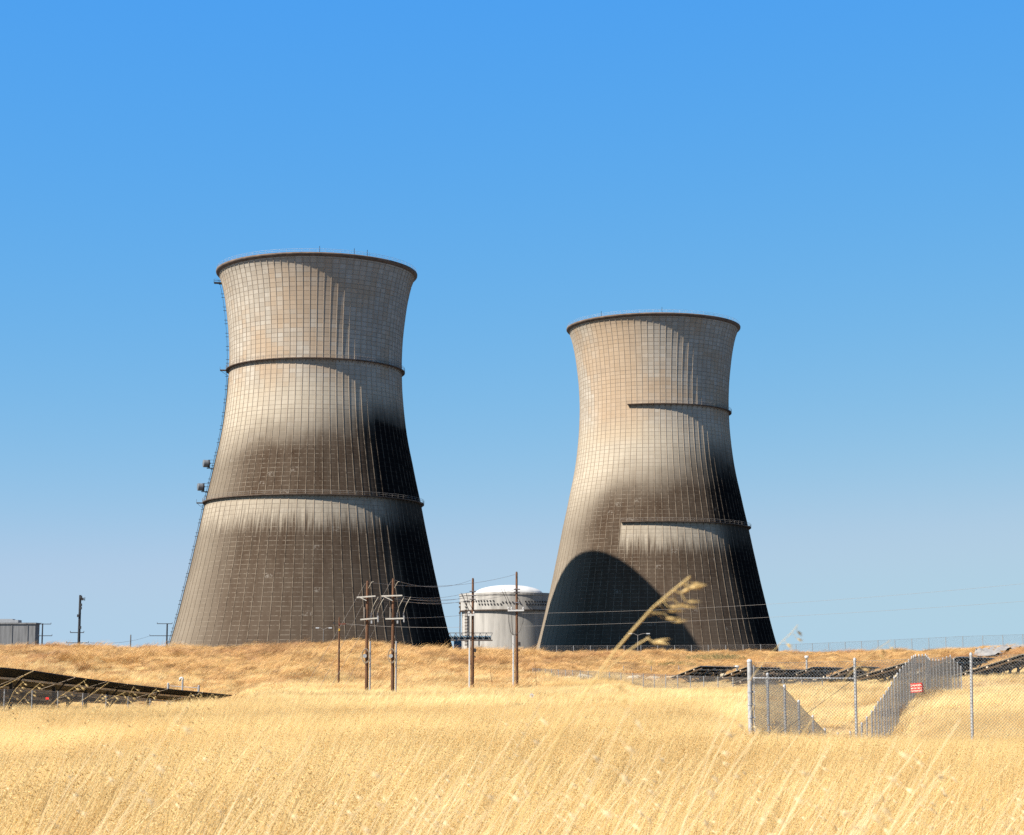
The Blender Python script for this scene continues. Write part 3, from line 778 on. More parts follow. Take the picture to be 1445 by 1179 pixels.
W = lambda px, py, Y: P(px, py, Y)
WIRES = [
    ((520, 822, Y1), (727, 811, Y3), .55, 'highest wire, from left pole of close pair to top of tallest pole'),
    ((557, 819, Y1), (664.5, 819, Y3), .5, 'short top wire from right pole of close pair to pole left of the dome'),
    ((528, 842, Y1), (729, 832, Y3), .5, 'wire from left pair pole\'s upper crossarm to tallest pole at dome height'),
    ((522, 843.5, Y1), (731, 836, Y3), .6, 'wire just below dome-height wire, from left pair pole to tallest pole'),
    ((566, 841.5, Y1), (665, 835, Y3), .3, 'wire from right pair pole\'s crossarm end to pole left of the dome, uppermost there'),
    ((560, 842.5, Y1), (665, 841, Y3), .35, 'middle wire from right pair pole to pole left of the dome'),
    ((548, 843.5, Y1), (665, 846, Y3), .4, 'lowest wire from right pair pole\'s upper crossarm to pole left of the dome'),
    ((532, 872, Y1), (660, 868, Y3), .1, 'level wire from left pair pole\'s lower crossarm to pole left of the dome'),
    ((486, 880.5, 160), (664, 885, Y3), .15, 'lowest level wire from thin short pole to pole left of the dome'),
    ((733, 866, Y3), (1560, 812, 118), .5, 'upper of two wires crossing the farther tower and its shadow'),
    ((733, 884, Y3), (1560, 840, 112), .3, 'lower of two wires crossing the farther tower and its shadow'),
]
for a_, b_, sag, lab in WIRES:
    pts = []; A, B = W(*a_), W(*b_)
    for i in range(25):
        t = i / 24; q = A.lerp(B, t); q.z -= sag * 4 * t * (1 - t); pts.append(q)
    mb = MB(); mb.tube(pts, .0105 if b_[0] < 1500 else .0075, 5, caps=False)
    tag(mb.build('power_line', M['wire'], None), lab, 'power line', 'power lines')
for (pa, pya, pb, lab) in [(515.5, 823.5, 424, 'guy wire from top of left pair pole down to the grass'), (512, 853, 446, 'guy wire from upper crossarm level of left pair pole down to the grass'),
                           (552, 820.5, 460, 'guy wire from top of right pair pole down to the grass'), (548, 851, 480, 'guy wire from upper crossarm level of right pair pole down to the grass')]:
    A = P(pa, pya, Y1); B = G(pb, Y1 + 3)
    mb = MB(); mb.tube([A, B], .011, 5); tag(mb.build('guy_wire', M['wire'], None), lab, 'guy wire', 'guy wires of the close pole pair')

# ------------------------------------------------------------------ chain-link fences
def chainlink(mb, top, bot, pitch, r, pieces=6, n=3):
    """two families of diagonal wires between polylines top[] and bot[]"""
    cum = [0.0]
    for i in range(1, len(bot)): cum.append(cum[-1] + ((bot[i] - bot[i - 1]).xy.length))
    L = cum[-1]; hgt = sum((t - b).length for t, b in zip(top, bot)) / len(top)
    cum_np = np.array(cum)
    def at(s, h):
        s = min(max(s, 0), L); i = min(max(int(np.searchsorted(cum_np, s, side='right')) - 1, 0), len(cum) - 2)
        t = (s - cum[i]) / max(cum[i + 1] - cum[i], 1e-6)
        b = bot[i].lerp(bot[i + 1], t); tp = top[i].lerp(top[i + 1], t)
        return b.lerp(tp, h)
    s0 = -hgt
    while s0 < L:
        for d in (1, -1):
            pts = []
            for k in range(pieces + 1):
                h = k / pieces; s = s0 + hgt * (h if d > 0 else 1 - h)
                if -1e-6 <= s <= L + 1e-6: pts.append(at(s, h) + Vector((0, .006 * d, 0)))
            if len(pts) > 1: mb.tube(pts, r, n, caps=False, smooth=False)
        s0 += pitch

def post_mesh(b, t, r, cap=True):
    mb = MB(); mb.tube([b - Vector((0, 0, .2)), t], r, 10)
    if cap: mb.tube([t + Vector((0, 0, -.01)), t + Vector((0, 0, .035)), t + Vector((0, 0, .06))], [r * 1.12, r * 1.08, r * .35], 10)
    return mb

# front fence: corner post, line posts, brace rail, wire mesh
front = [(1057.5, 931, 45.0), (1206, 929, 44.9), (1370, 921.5, 44.6), (1545, 916, 44.2), (1720, 912, 43.8)]
root = thing('chain_link_fence', 'nearest galvanised chain-link fence with thick corner post and brace rail, facing the camera', 'fence', G(1057.5, 45), 0)
off = Vector(root.location)
tops = []; bots = []
for i, (px, py, Y) in enumerate(front):
    t = P(px, py, Y) - off; b = G(px, Y) - off; b.x = t.x - (.04 if i == 2 else 0)
    tops.append(t); bots.append(b)
    post_mesh(b, t - Vector((0, 0, .05)), .056 if i == 0 else .034).build('post', M['galv'], root)
mb = MB(); zr_ = zz(957.5, 45) - off.z
mb.tube([Vector((tops[0].x + .05, 0, zr_)), Vector((tops[1].x - .02, tops[1].y, zr_ - .005))], .022, 8); mb.build('brace_rail', M['galv'], root)
mb = MB(); mb.tube([Vector((tops[1].x, tops[1].y, zr_)), Vector((bots[0].x + .05, 0, bots[0].z + .05))], .006, 5); mb.build('truss_rod', M['dark_steel'], root)
mb = MB(); mb.tube([Vector((tops[0].x + .1, 0, bots[0].z + .05)), Vector((tops[0].x + .1, 0, tops[0].z - .12))], .012, 6)
for z in np.linspace(.25, 1.75, 6):
    z0_ = bots[0].z + z
    mb.tube([Vector((tops[0].x, 0, z0_)), Vector((tops[0].x, 0, z0_ + .03))], .064, 10)
    mb.bar((tops[0].x + .05, 0, z0_ + .015), (tops[0].x + .12, 0, z0_ + .015), .03)
mb.build('tension_band', M['galv'], root)
mb = MB()
ft = [t - Vector((0, 0, .08)) for t in tops]; ft[0] = ft[0] + Vector((.1, -.03, 0)); fb = [b + Vector((0, -.03, .03)) for b in bots]; fb[0] = fb[0] + Vector((.1, 0, 0))
chainlink(mb, [t + Vector((0, -.03, 0)) for t in ft], fb, .076, .0033, 5)
mb.tube(ft, .004, 4)
mb.build('wire_mesh', M['galv_wire'], root)

# side fence: drops into the swale behind the front fence and climbs the far bank
root = thing('chain_link_fence', 'chain-link fence dipping into the swale and winding up the far bank, many close posts', 'fence', G(1182, 64), 0)
off = Vector(root.location)
tp, bt = [], []
for px, py, Y in SIDE:
    t = P(px, py, Y); b = Vector((t.x, t.y, hz(t.x, t.y))); tp.append(t - off); bt.append(b - off)
dense_t, dense_b = [], []
for i in range(len(SIDE) - 1):
    k = 1 if i < 8 else 2
    if i >= 17: k = 3
    for j in range(k):
        dense_t.append(tp[i].lerp(tp[i + 1], j / k)); dense_b.append(bt[i].lerp(bt[i + 1], j / k))
dense_t.append(tp[-1]); dense_b.append(bt[-1])
for i in range(1, len(dense_t)):
    post_mesh(dense_b[i], dense_t[i], .036 if i < 9 else .03).build('post', M['galv'], root)
mb = MB(); chainlink(mb, [t - Vector((0, 0, .05)) for t in dense_t], [b + Vector((0, 0, .02)) for b in dense_b], .09, .0031, 5)
mb.tube([t - Vector((0, 0, .05)) for t in dense_t], .006, 4); mb.build('wire_mesh', M['galv_wire'], root)
# red warning sign hung on it
sp = P(1293, 970.8, 83.0)
root = thing('warning_sign', 'small red warning sign with pale lettering hanging on the chain-link fence', 'sign', (sp.x, sp.y, sp.z), math.radians(-14))
root.rotation_euler = (math.radians(2), math.radians(-4), math.radians(-14))
sw, sh = .585, .40
mb = MB(); mb.box((0, 0, 0), (sw, .006, sh)); mb.build('plate', M['red_sign'], root)
for txt, z, sz in (('DANGER', .10, .115), ('RESTRICTED AT', -.025, .075), ('AUTHORIZED', -.135, .078)):
    cu = bpy.data.curves.new('lettering', 'FONT'); cu.body = txt; cu.size = sz; cu.align_x = 'CENTER'; cu.align_y = 'CENTER'; cu.extrude = .001; cu.offset = .003
    cu.materials.append(M['sign_white'])
    tmp = bpy.data.objects.new('tmp', cu); COL.objects.link(tmp); bpy.context.view_layer.update()
    me = bpy.data.meshes.new_from_object(tmp.evaluated_get(bpy.context.evaluated_depsgraph_get())); bpy.data.objects.remove(tmp)
    if not me.materials: me.materials.append(M['sign_white'])
    o = bpy.data.objects.new('lettering', me); COL.objects.link(o); o.parent = root; o.location = (0, -.006, z); o.rotation_euler = (PI / 2, 0, 0)

def far_fence(label, pts, spacing, hgt, pr, pitch, wr, tops=None, rail=False, mat='far_wire'):
    """pts: (px, Y[, top_py]); posts dropped at even spacing"""
    nodes = []
    for p in pts:
        g = G(p[0], p[1]); t = Vector((g.x, g.y, zz(p[2], p[1]))) if len(p) > 2 else g + Vector((0, 0, hgt))
        nodes.append((g, t))
    root = thing('chain_link_fence', label, 'fence', nodes[0][0], 0); off = Vector(root.location)
    T, B = [], []
    for i in range(len(nodes) - 1):
        L = (nodes[i + 1][0] - nodes[i][0]).xy.length; n = max(1, round(L / spacing))
        for j in range(n + (1 if i == len(nodes) - 2 else 0)):
            f = j / n; t = nodes[i][1].lerp(nodes[i + 1][1], f); g = Vector((t.x, t.y, hz(t.x, t.y)))
            T.append(t - off); B.append(Vector((t.x, t.y, min(g.z, t.z - .6))) - off)
    for t, b in zip(T, B):
        mb = MB(); mb.tube([b - Vector((0, 0, .2)), t], pr, 7); mb.build('post', M['far_post'], root)
    mb = MB(); chainlink(mb, [t - Vector((0, 0, .04)) for t in T], [b + Vector((0, 0, .02)) for b in B], pitch, wr, 2)
    mb.tube([t - Vector((0, 0, .03)) for t in T], .014 if rail else .008, 4)
    mb.build('wire_mesh', M[mat], root)
    return root
far_fence('wire fence with thin posts running in front of the left solar row', [(-70, 78, 971.5), (7.5, 84, 972.5), (83, 90, 975.5), (182, 98.5, 983), (270, 107, 992), (318, 113, 997)], 2.95, 1.8, .032, .12, .0035)
far_fence('faint wire fence enclosing the right solar field, at the foot of the berm', [(752, 200, 943), (830, 172, 947), (893, 158, 950), (993, 136, 954.5), (1080, 122, 957), (1160, 110, 960)], 3.7, 1.9, .035, .12, .004)
far_fence('distant wire fence behind the first right-hand solar tables', [(880, 203, 940), (1075, 203, 939)], 3.0, 1.9, .04, .16, .004)
far_fence('long wire fence along the crest of the berm against the sky, beside the farther tower', [(762, 300, 911.5), (1000, 300, 910.5), (1124, 298, 909), (1240, 296, 904), (1360, 295, 898), (1445, 294, 895.5), (1560, 292, 893)], 2.65, 2.1, .05, .16, .0045, rail=True)
# small red sign on the far left fence
p = P(67, 985.8, 88.5)
root = thing('fence_sign', 'tiny red sign under the left solar row', 'sign', p)
mb = MB(); mb.box((0, -.04, 0), (.15, .01, .10)); mb.build('plate', M['red_sign'], root)
mb = MB(); mb.bar((0, 0, -.9), (0, 0, .05), .03); mb.build('stake', M['dark_steel'], root)

# ------------------------------------------------------------------ solar rows
ROWDIR = Vector((.275, 1, 0)).normalized(); ROWDIR_R = Vector((.36, 1, 0)).normalized()
def solar_row(label, low, high, Y, length, ntab=3, drop=0.0, posts=3, rowdir=ROWDIR, twist=0.0, hscale=1.0):
    """low/high = photograph points of the near end's lower left and upper right corner"""
    A = P(low[0], low[1], Y); B = P(high[0], high[1], Y * 1.002)
    g = hz(A.x, Y); root = thing('solar_row', label, 'solar panels', (A.x, Y, g), 0, 'tilted solar panel rows'); O = Vector(root.location)
    A -= O; B -= O
    mbp, mba, mbu = [], [], MB()
    for i in range(ntab):
        s0 = length * i / ntab; s1 = length * (i + .985) / ntab
        def fr(s):
            d = rowdir * s; dz = drop * s; w = 1 - twist * s / length
            a = A + d + Vector((0, 0, dz)); b = B + d + Vector((0, 0, dz)); m_ = (a + b) / 2
            return m_ + (a - m_) * Vector((1, 1, 1)).x * 1.0 - Vector((0, 0, (a.z - m_.z) * (1 - w))), m_ + (b - m_) - Vector((0, 0, (b.z - m_.z) * (1 - w)))
        a0, b0 = fr(s0); a1, b1 = fr(s1)
        nrm = (b0 - a0).cross(a1 - a0); nrm = nrm if nrm.z > 0 else -nrm; nrm.normalize(); th = nrm * .05
        mb = MB()
        q = [a0, b0, b1, a1]
        mb.add([p_ for p_ in q], [(0, 1, 2, 3)], 0); mb.add([p_ + th for p_ in q], [(0, 1, 2, 3)], 1)
        for j in range(4):
            mb.add([q[j], q[(j + 1) % 4], q[(j + 1) % 4] + th, q[j] + th], [(0, 1, 2, 3)], 2)
        mb.build('panel_table', [M['panel'], M['glass'], M['alu']], root)
        # frame strips round the modules, on the glass
        e = (b0 - a0); mbu.bar(a0 + e * .02 + th, b0 - e * .02 + th, .05, .03, 1)
        for f in (.22, .5, .78):
            mbu.bar(a0.lerp(b0, f) - nrm * .06, a1.lerp(b1, f) - nrm * .06, .09, .1, 0)
        ext = e.normalized() * .0
        mbu.bar(a0 - nrm * .16 + ROWDIR * .6, b0 - nrm * .16 + ROWDIR * .6, .08, .1, 0)
    mbu.build('purlins', [M['purlin'], M['alu']], root)
    for i in range(posts):
        s = length * (i + .3) / posts; c = A.lerp(B, .52) + rowdir * s + Vector((0, 0, drop * s - .12))
        wx, wy = c.x + O.x, c.y + O.y; gz = hz(wx, wy) - O.z - .2
        mb = MB(); mb.bar((c.x, c.y, gz), (c.x, c.y, c.z), .16, .16)
        e = (B - A)
        mb.bar((c.x, c.y, c.z - .75), Vector((c.x, c.y, c.z)) + e * .28 + Vector((0, 0, -.02)), .07); mb.bar((c.x, c.y, c.z - .75), Vector((c.x, c.y, c.z)) - e * .28, .07)
        mb.build('post', M['conduit'], root)
    return root
LD = Vector((.218, 1, 0)).normalized()
# left row: starts outside the frame, falls away to the right
HI = [(-160, 926, 86), (-80, 934.5, 92), (0, 943, 100), (47, 947.5, 104), (106, 956.5, 109.5), (150, 962.5, 113.5), (180, 966.5, 116.5), (236, 973, 122.5), (286, 978, 128.5), (328, 982, 134)]
LO = [(-160, 960, 84.8), (-80, 966, 90.8), (0, 971, 98.8), (47, 973, 102.8), (106, 977, 108.3), (150, 979.5, 112.3), (180, 982, 115.3), (236, 987.5, 121.3), (286, 991, 127.3), (328, 993.5, 132.8)]
def left_row(k, label):
    sh_ = Vector((-5.2 * k, 0, -.08 * k))
    g = G(-60, 94); root = thing('solar_row', label, 'solar panels', g + Vector((-5.2 * k, 0, 0)), 0, 'tilted solar panel rows'); O = Vector(root.location)
    for i in range(len(HI) - 1):
        b0, b1 = P(*HI[i]) - O + sh_, P(*HI[i + 1]) - O + sh_
        q0, q1 = P(*LO[i]) - O + sh_, P(*LO[i + 1]) - O + sh_
        side = Vector((-1, .218, 0)).normalized() * 2.6
        a0 = Vector((b0.x, b0.y, q0.z)) + side; a1 = Vector((b1.x, b1.y, q1.z)) + side
        b1 = b0.lerp(b1, .99); a1 = a0.lerp(a1, .99)
        nrm = (b0 - a0).cross(a1 - a0); nrm = nrm if nrm.z > 0 else -nrm; nrm.normalize(); th = nrm * .05
        mb = MB(); q = [a0, b0, b1, a1]
        mb.add(q, [(0, 1, 2, 3)], 0); mb.add([p_ + th for p_ in q], [(0, 1, 2, 3)], 1)
        for j in range(4): mb.add([q[j], q[(j + 1) % 4], q[(j + 1) % 4] + th, q[j] + th], [(0, 1, 2, 3)], 0 if j == 1 else 2)
        mb.build('panel_table', [M['panel'], M['glass'], M['purlin']], root)
        mb = MB()
        for f in (.2, .62): mb.bar(a0.lerp(b0, f) - nrm * .07, a1.lerp(b1, f) - nrm * .07, .11, .11)
        mb.build('purlin', M['purlin'], root)
        if i >= 1:
            c = a0.lerp(b0, .5) - Vector((0, 0, .1)); gz = hz(c.x + O.x, c.y + O.y) - O.z
            mb = MB(); mb.bar((c.x, c.y, gz - .2), (c.x, c.y, c.z), .16)
            mb.bar((c.x, c.y, c.z - .6), a0.lerp(b0, .8), .07); mb.build('post', M['dark_steel'], root)
left_row(0, 'long dark solar row sinking behind the grass at the left edge')
left_row(1, 'solar row glimpsed beneath the long left row, directly behind it')
left_row(2, 'solar row glimpsed beneath the long left row, third one back')
left_row(3, 'solar row glimpsed beneath the long left row, fourth and farthest back')
solar_row('first small solar table on the right, beyond the faint fence, low edge to the left', (945.5, 957.5), (988, 940.8), 165, 22, 3, 0.0, 4)
solar_row('solar table just left of the corner post, behind it in part', (1009.5, 959), (1054, 942), 162, 24, 3, 0.0, 3)
solar_row('low solar table seen through the mesh right of the corner post', (1031, 966), (1090, 945.5), 140, 22, 3, 0.0, 3)
solar_row('solar table in the middle of the front fence panel, above its brace rail', (1100, 960), (1147, 942), 152, 26, 3, 0.0, 4)
solar_row('solar table behind the second fence post', (1160, 959.5), (1206, 941), 150, 26, 3, 0.0, 4)
solar_row('solar table left of the winding fence\'s highest posts', (1207, 957), (1281, 935.5), 128, 26, 3, 0.0, 4)
solar_row('dark solar table between the winding fence and the third fence post', (1290, 954), (1352, 928), 122, 24, 3, 0.004, 4, rowdir=ROWDIR_R)
solar_row('big dark solar table at the right edge behind the mesh', (1338, 957.5), (1446, 923.5), 118, 26, 3, 0.004, 4, rowdir=ROWDIR_R)

# ------------------------------------------------------------------ small posts, markers, stakes
def marker(px, py0, py1, Y):
    t = P(px, py0, Y); g = G(px, Y)
    root = thing('marker_post', 'small round white marker on a short dark stake in the grass', 'marker', g); h = zz(982, Y) - g.z
    mb = MB(); mb.tube([(0, .03, 0), (0, .03, h)], .02, 6); mb.build('stake', M['conduit'], root)
    mb = MB(); mb.tube([(0, .03, 0), (0, .03, h * .45)], .045, 8); mb.build('sleeve', M['cable'], root)
    mb = MB(); mb.tube([(0, .0, h), (0, -.02, h)], .125, 20, smooth=False); mb.build('disc', M['white'], root)
    mb = MB(); mb.tube([(0, -.021, h), (0, -.026, h)], .05, 12, smooth=False); mb.build('centre_spot', M['sign_blue'], root)
marker(750.3, 978, 1001, 104)
def stub(px, top, Y, label, cat, name, cap=None, r=.06):
    t = P(px, top, Y); g = G(px, Y); root = thing(name, label, cat, (g.x, Y, g.z)); h = t.z - g.z
    mb = MB(); mb.tube([(0, 0, -.2), (0, 0, h - .1)], r, 8); mb.build('post', M['conduit'], root)
    mb = MB()
    if cap == 'hook': mb.tube([(0, 0, h - .15), (0, 0, h), (-.1, 0, h + .05), (-.2, 0, h), (-.22, 0, h - .22)], .09, 8)
    else: mb.tube([(0, 0, h - .3), (0, 0, h - .28), (0, 0, h - .02), (0, 0, h)], [r * .9, r * 2.2, r * 2.2, r], 10)
    mb.build('cap', M['white'], root)
stub(1138.6, 925.5, 185, 'grey post with rounded white cap above the solar tables', 'post', 'utility_post', None, .09)
stub(1040, 939.5, 190, 'grey box-topped post left of the corner post', 'post', 'utility_post', None, .1)
stub(258, 957.5, 150, 'white vent pipe with hooked top behind the left solar row', 'pipe', 'vent_pipe', 'hook', .075)
root = thing('pipe_guard', 'low pipe rail with two stubby posts beside the white vent pipe', 'railing', G(258, 151))
O = Vector(root.location)
for px, py in ((237.5, 965), (280.5, 968.5)):
    t = P(px, py, 151) - O; g = G(px, 151) - O
    mb = MB(); mb.tube([g, t], .09, 8); mb.tube([t, t + Vector((0, 0, .06))], [.1, .06], 8); mb.build('post', M['conduit'], root)
mb = MB()
for dz in (-.12, -.5): mb.tube([P(237.5, 966, 151) - O + Vector((0, 0, dz)), P(280.5, 969, 151) - O + Vector((0, 0, dz))], .025, 5)
mb.build('rail', M['galv'], root)
for (a_, b_, Y, lab) in [((753.5, 923), (757.5, 972), 150, 'thin leaning brown stake right of tallest pole'), ((691, 940), (695.5, 968), 155, 'short leaning stick between the two tall poles')]:
    g = G(b_[0], Y); t = P(a_[0], a_[1], Y)
    mb = MB(); mb.tube([g, g.lerp(t, .5) + Vector((.03, 0, 0)), t], [.022, .018, .008], 6)
    for k_ in range(4):
        q = g.lerp(t, .65 + .09 * k_); mb.tube([q, q + Vector((.12 * (-1) ** k_, 0, .12))], [.008, .004], 4)
    tag(mb.build('leaning_stake', M['wood'], None), lab, 'stake')

# ------------------------------------------------------------------ grass: tuft meshes scattered as stuff
def blade(vs, fs, sh, x, y, h, w, lean, az, bend, shade, seg=3):
    b = len(vs); wx, wy = -math.sin(az + 1.3), math.cos(az + 1.3)
    for i in range(seg):
        t = i / seg; k = lean * t * h + bend * t * t * h
        px, py, pz = x + k * math.cos(az), y + k * math.sin(az), h * t * (1 - .18 * bend * t)
        ww = w * (1 - .55 * t) / 2
        vs.append((px - wx * ww, py - wy * ww, pz)); vs.append((px + wx * ww, py + wy * ww, pz)); sh += [shade, shade]
    k = (lean + bend) * h; vs.append((x + k * math.cos(az), y + k * math.sin(az), h * (1 - .18 * bend))); sh.append(shade)
    for i in range(seg - 1): fs.append((b + 2 * i, b + 2 * i + 1, b + 2 * i + 3, b + 2 * i + 2))
    fs.append((b + 2 * seg - 2, b + 2 * seg - 1, b + 2 * seg))
    return vs[b + 2 * seg]
def spikelet(vs, fs, sh, p, d, l, w, shade):
    p = Vector(p); d = Vector(d).normalized(); s = d.cross(Vector((rnd.uniform(-1, 1), rnd.uniform(-1, 1), rnd.uniform(-1, 1)))).normalized(); q = d.cross(s)
    b = len(vs)
    for v_ in (p, p + d * l * .4 + s * w, p + d * l * .4 + q * w, p + d * l * .4 - s * w, p + d * l * .4 - q * w, p + d * l): vs.append(tuple(v_)); sh.append(shade)
    for j in range(4): fs.append((b, b + 1 + j, b + 1 + (j + 1) % 4)); fs.append((b + 5, b + 1 + (j + 1) % 4, b + 1 + j))

def tuft(name, mat, n, foot, h0, h1, w0, w1, lean, spread, heads=0.0, bend=(.1, .6)):
    vs, fs, sh = [], [], []
    for i in range(n):
        r = foot * math.sqrt(rnd.random()); a = rnd.uniform(0, 2 * PI)
        az = rnd.gauss(0, spread); h = rnd.uniform(h0, h1); shade = rnd.random()
        tip = blade(vs, fs, sh, r * math.cos(a), r * math.sin(a), h, rnd.uniform(w0, w1), rnd.gauss(lean, .16), az, rnd.uniform(*bend), shade)
        if rnd.random() < heads:
            for k in range(rnd.randint(4, 8)):
                q = (tip[0] - .02 * k * math.cos(az) + rnd.uniform(-.012, .012), tip[1] + rnd.uniform(-.02, .02), tip[2] - .022 * k)
                spikelet(vs, fs, sh, q, (rnd.uniform(.1, .9), rnd.uniform(-.4, .4), rnd.uniform(-.8, .1)), rnd.uniform(.018, .028), .0035, min(1, shade + .3))
    me = bpy.data.meshes.new(name); me.from_pydata(vs, [], fs); me.materials.append(mat)
    at = me.attributes.new('shade', 'FLOAT', 'POINT'); at.data.foreach_set('value', sh)
    me.update()
    return bpy.data.objects.new(name, me)

def scatter(name, label, variants, pts, rot, scl, idx):
    lib = bpy.data.collections.new(name + '_tufts')
    for v in variants: lib.objects.link(v)
    me = bpy.data.meshes.new(name); me.from_pydata([tuple(p) for p in pts], [], [])
    me.attributes.new('rot', 'FLOAT_VECTOR', 'POINT').data.foreach_set('vector', np.asarray(rot, np.float32).ravel())
    me.attributes.new('scl', 'FLOAT_VECTOR', 'POINT').data.foreach_set('vector', np.asarray(scl, np.float32).ravel())
    me.attributes.new('idx', 'INT', 'POINT').data.foreach_set('value', np.asarray(idx, np.int32))
    o = bpy.data.objects.new(name, me); COL.objects.link(o)
    ng = bpy.data.node_groups.new(name, 'GeometryNodeTree')
    ng.interface.new_socket(name='Geometry', in_out='INPUT', socket_type='NodeSocketGeometry')
    ng.interface.new_socket(name='Geometry', in_out='OUTPUT', socket_type='NodeSocketGeometry')
    N_, L_ = ng.nodes, ng.links
    gi, go = N_.new('NodeGroupInput'), N_.new('NodeGroupOutput')
    ip = N_.new('GeometryNodeInstanceOnPoints'); ci = N_.new('GeometryNodeCollectionInfo')
    ci.inputs['Collection'].default_value = lib; ci.inputs['Separate Children'].default_value = True; ci.inputs['Reset Children'].default_value = True
    def na(nm, dt):
        n = N_.new('GeometryNodeInputNamedAttribute'); n.data_type = dt; n.inputs['Name'].default_value = nm
        return [s_ for s_ in n.outputs if s_.enabled and s_.name == 'Attribute'][0]
    e2r = N_.new('FunctionNodeEulerToRotation'); L_.new(na('rot', 'FLOAT_VECTOR'), e2r.inputs[0])
    L_.new(gi.outputs[0], ip.inputs['Points']); L_.new(ci.outputs[0], ip.inputs['Instance'])
    ip.inputs['Pick Instance'].default_value = True
    L_.new(na('idx', 'INT'), ip.inputs['Instance Index']); L_.new(e2r.outputs[0], ip.inputs['Rotation']); L_.new(na('scl', 'FLOAT_VECTOR'), ip.inputs['Scale'])
    L_.new(ip.outputs[0], go.inputs[0])
    md = o.modifiers.new('scatter', 'NODES'); md.node_group = ng
    return tag(o, label, 'grass', kind='stuff')

def field_points(n, Y0, Y1, px0=-190, px1=1640):
    Y = np.sqrt(nr.uniform(Y0 ** 2, Y1 ** 2, n)); px = nr.uniform(px0, px1, n)
    X = (px - 722.5) / F * Y * .991 + (nr.uniform(-5, 5, n) if Y0 < 20 else 0)
    px = 722.5 + F * X / (Y * .991)
    return px, X, Y
def snoise(X, Y, s, seed=0.0):
    return np.array([mnoise.noise(Vector((x * s + seed, y * s, seed * 1.7))) for x, y in zip(X, Y)])

# 1. near field
px, X, Y = field_points(46000, 8.5, 62)
Z = H(X, Y); nz = snoise(X, Y, .16, 3.1); nf = snoise(X, Y, .9, 8.2)
sc = np.clip(1.0 + .35 * nz + .25 * nf + nr.normal(0, .12, len(X)), .45, 1.5)
sc = np.where((px > 985) & (Y > 27), sc * .58, sc)
rot = np.stack([nr.normal(0, .08, len(X)), nr.normal(0, .10, len(X)), nr.normal(0, .30, len(X)) + .7 * snoise(X, Y, .07, 5.5)], -1)
var = [tuft('near_tuft', M['grass_field'], 40, .26, .34, .78, .0045, .0085, .34, .38, .20, (.0, .35)) for k in range(7)]
scatter('dry_field_grass', 'tall ripe golden field grass leaning right in the wind', var, np.stack([X, Y, Z - .02], -1), rot, np.stack([sc, sc, sc * .92], -1), nr.randint(0, 7, len(X)))
# 2. middle field
px, X, Y = field_points(56000, 60, 206)
Z = H(X, Y); nz = snoise(X, Y, .07, 13.1); nf = snoise(X, Y, .35, 18.2)
sc = np.clip(1.0 + .4 * nz + .35 * nf + nr.normal(0, .12, len(X)), .35, 1.6)
short = ((px > 880) & (Y > 120)) | ((px > 1330) & (Y > 52)) | ((px > 1040) & (Y < 90))
sc = np.where(short, sc * .62, sc); sc = np.where((px > 900) & (Y > 118), sc * .62, sc)
sc = np.where((abs(px - 750) < 16) & (Y > 92) & (Y < 106), sc * .25, sc)
under = (px < 318) & (Y > 88) & (Y < 150)
sc = np.where(under, sc * np.where(nr.uniform(size=len(sc)) < .55, .2, .6), sc)
rot = np.stack([nr.normal(0, .12, len(X)), nr.normal(0, .12, len(X)), nr.normal(0, .35, len(X)) + 1.0 * snoise(X, Y, .05, 2.5)], -1)
tk = ~on_track(px, Y) & (nr.uniform(size=len(px)) > np.clip((Y - 145) / 58, 0, 1) ** 1.3); px, X, Y, Z, sc, rot = px[tk], X[tk], Y[tk], Z[tk], sc[tk], rot[tk]
var = [tuft('mid_tuft', M['grass_field'], 56, .52, .28, .64, .010, .017, .36, .45, .10, (.0, .4)) for k in range(6)]
scatter('meadow_grass', 'ripe golden meadow grass between the fence and the berm', var, np.stack([X, Y, Z - .02], -1), rot, np.stack([sc, sc, sc * .9], -1), nr.randint(0, 6, len(X)))
# 3. berm
px, X, Y = field_points(76000, 118, 285, -210, 1660)
Z = H(X, Y); slope = (H(X, Y + 1.5) - Z) / 1.5
keep = nr.uniform(size=len(px)) < np.where(px > 800, np.clip((Y - 165) / 30, 0, 1), np.clip((Y - 120) / 62, 0, 1) ** 1.4)
keep &= ~((px < 318) & (Y < 150))
keep &= ~on_road(X, Y)
keep &= ~on_track(px, Y)
px, X, Y, Z = px[keep], X[keep], Y[keep], Z[keep]
nz = snoise(X, Y, .22, 23.1); nf = snoise(X, Y, .6, 28.2)
sc = np.clip(1.0 + .95 * nz + .75 * nf + nr.normal(0, .15, len(X)), .12, 2.1)
sc = np.where(px > 760, sc * .72, sc)
rot = np.stack([nr.normal(0, .22, len(X)) + .35 * snoise(X, Y, .3, 41.), nr.normal(.1, .22, len(X)), nr.normal(0, .5, len(X)) + 2.6 * snoise(X, Y, .16, 32.5)], -1)
var = [tuft('berm_tuft', M['grass_berm'], 62, .62, .22, .52, .012, .022, .55, .7, .0, (.3, 1.1)) for k in range(6)]
scatter('berm_grass', 'tawny matted grass covering the long berm', var, np.stack([X, Y, Z - .03], -1), rot, np.stack([sc * 1.1, sc * 1.1, sc], -1), nr.randint(0, 6, len(X)))

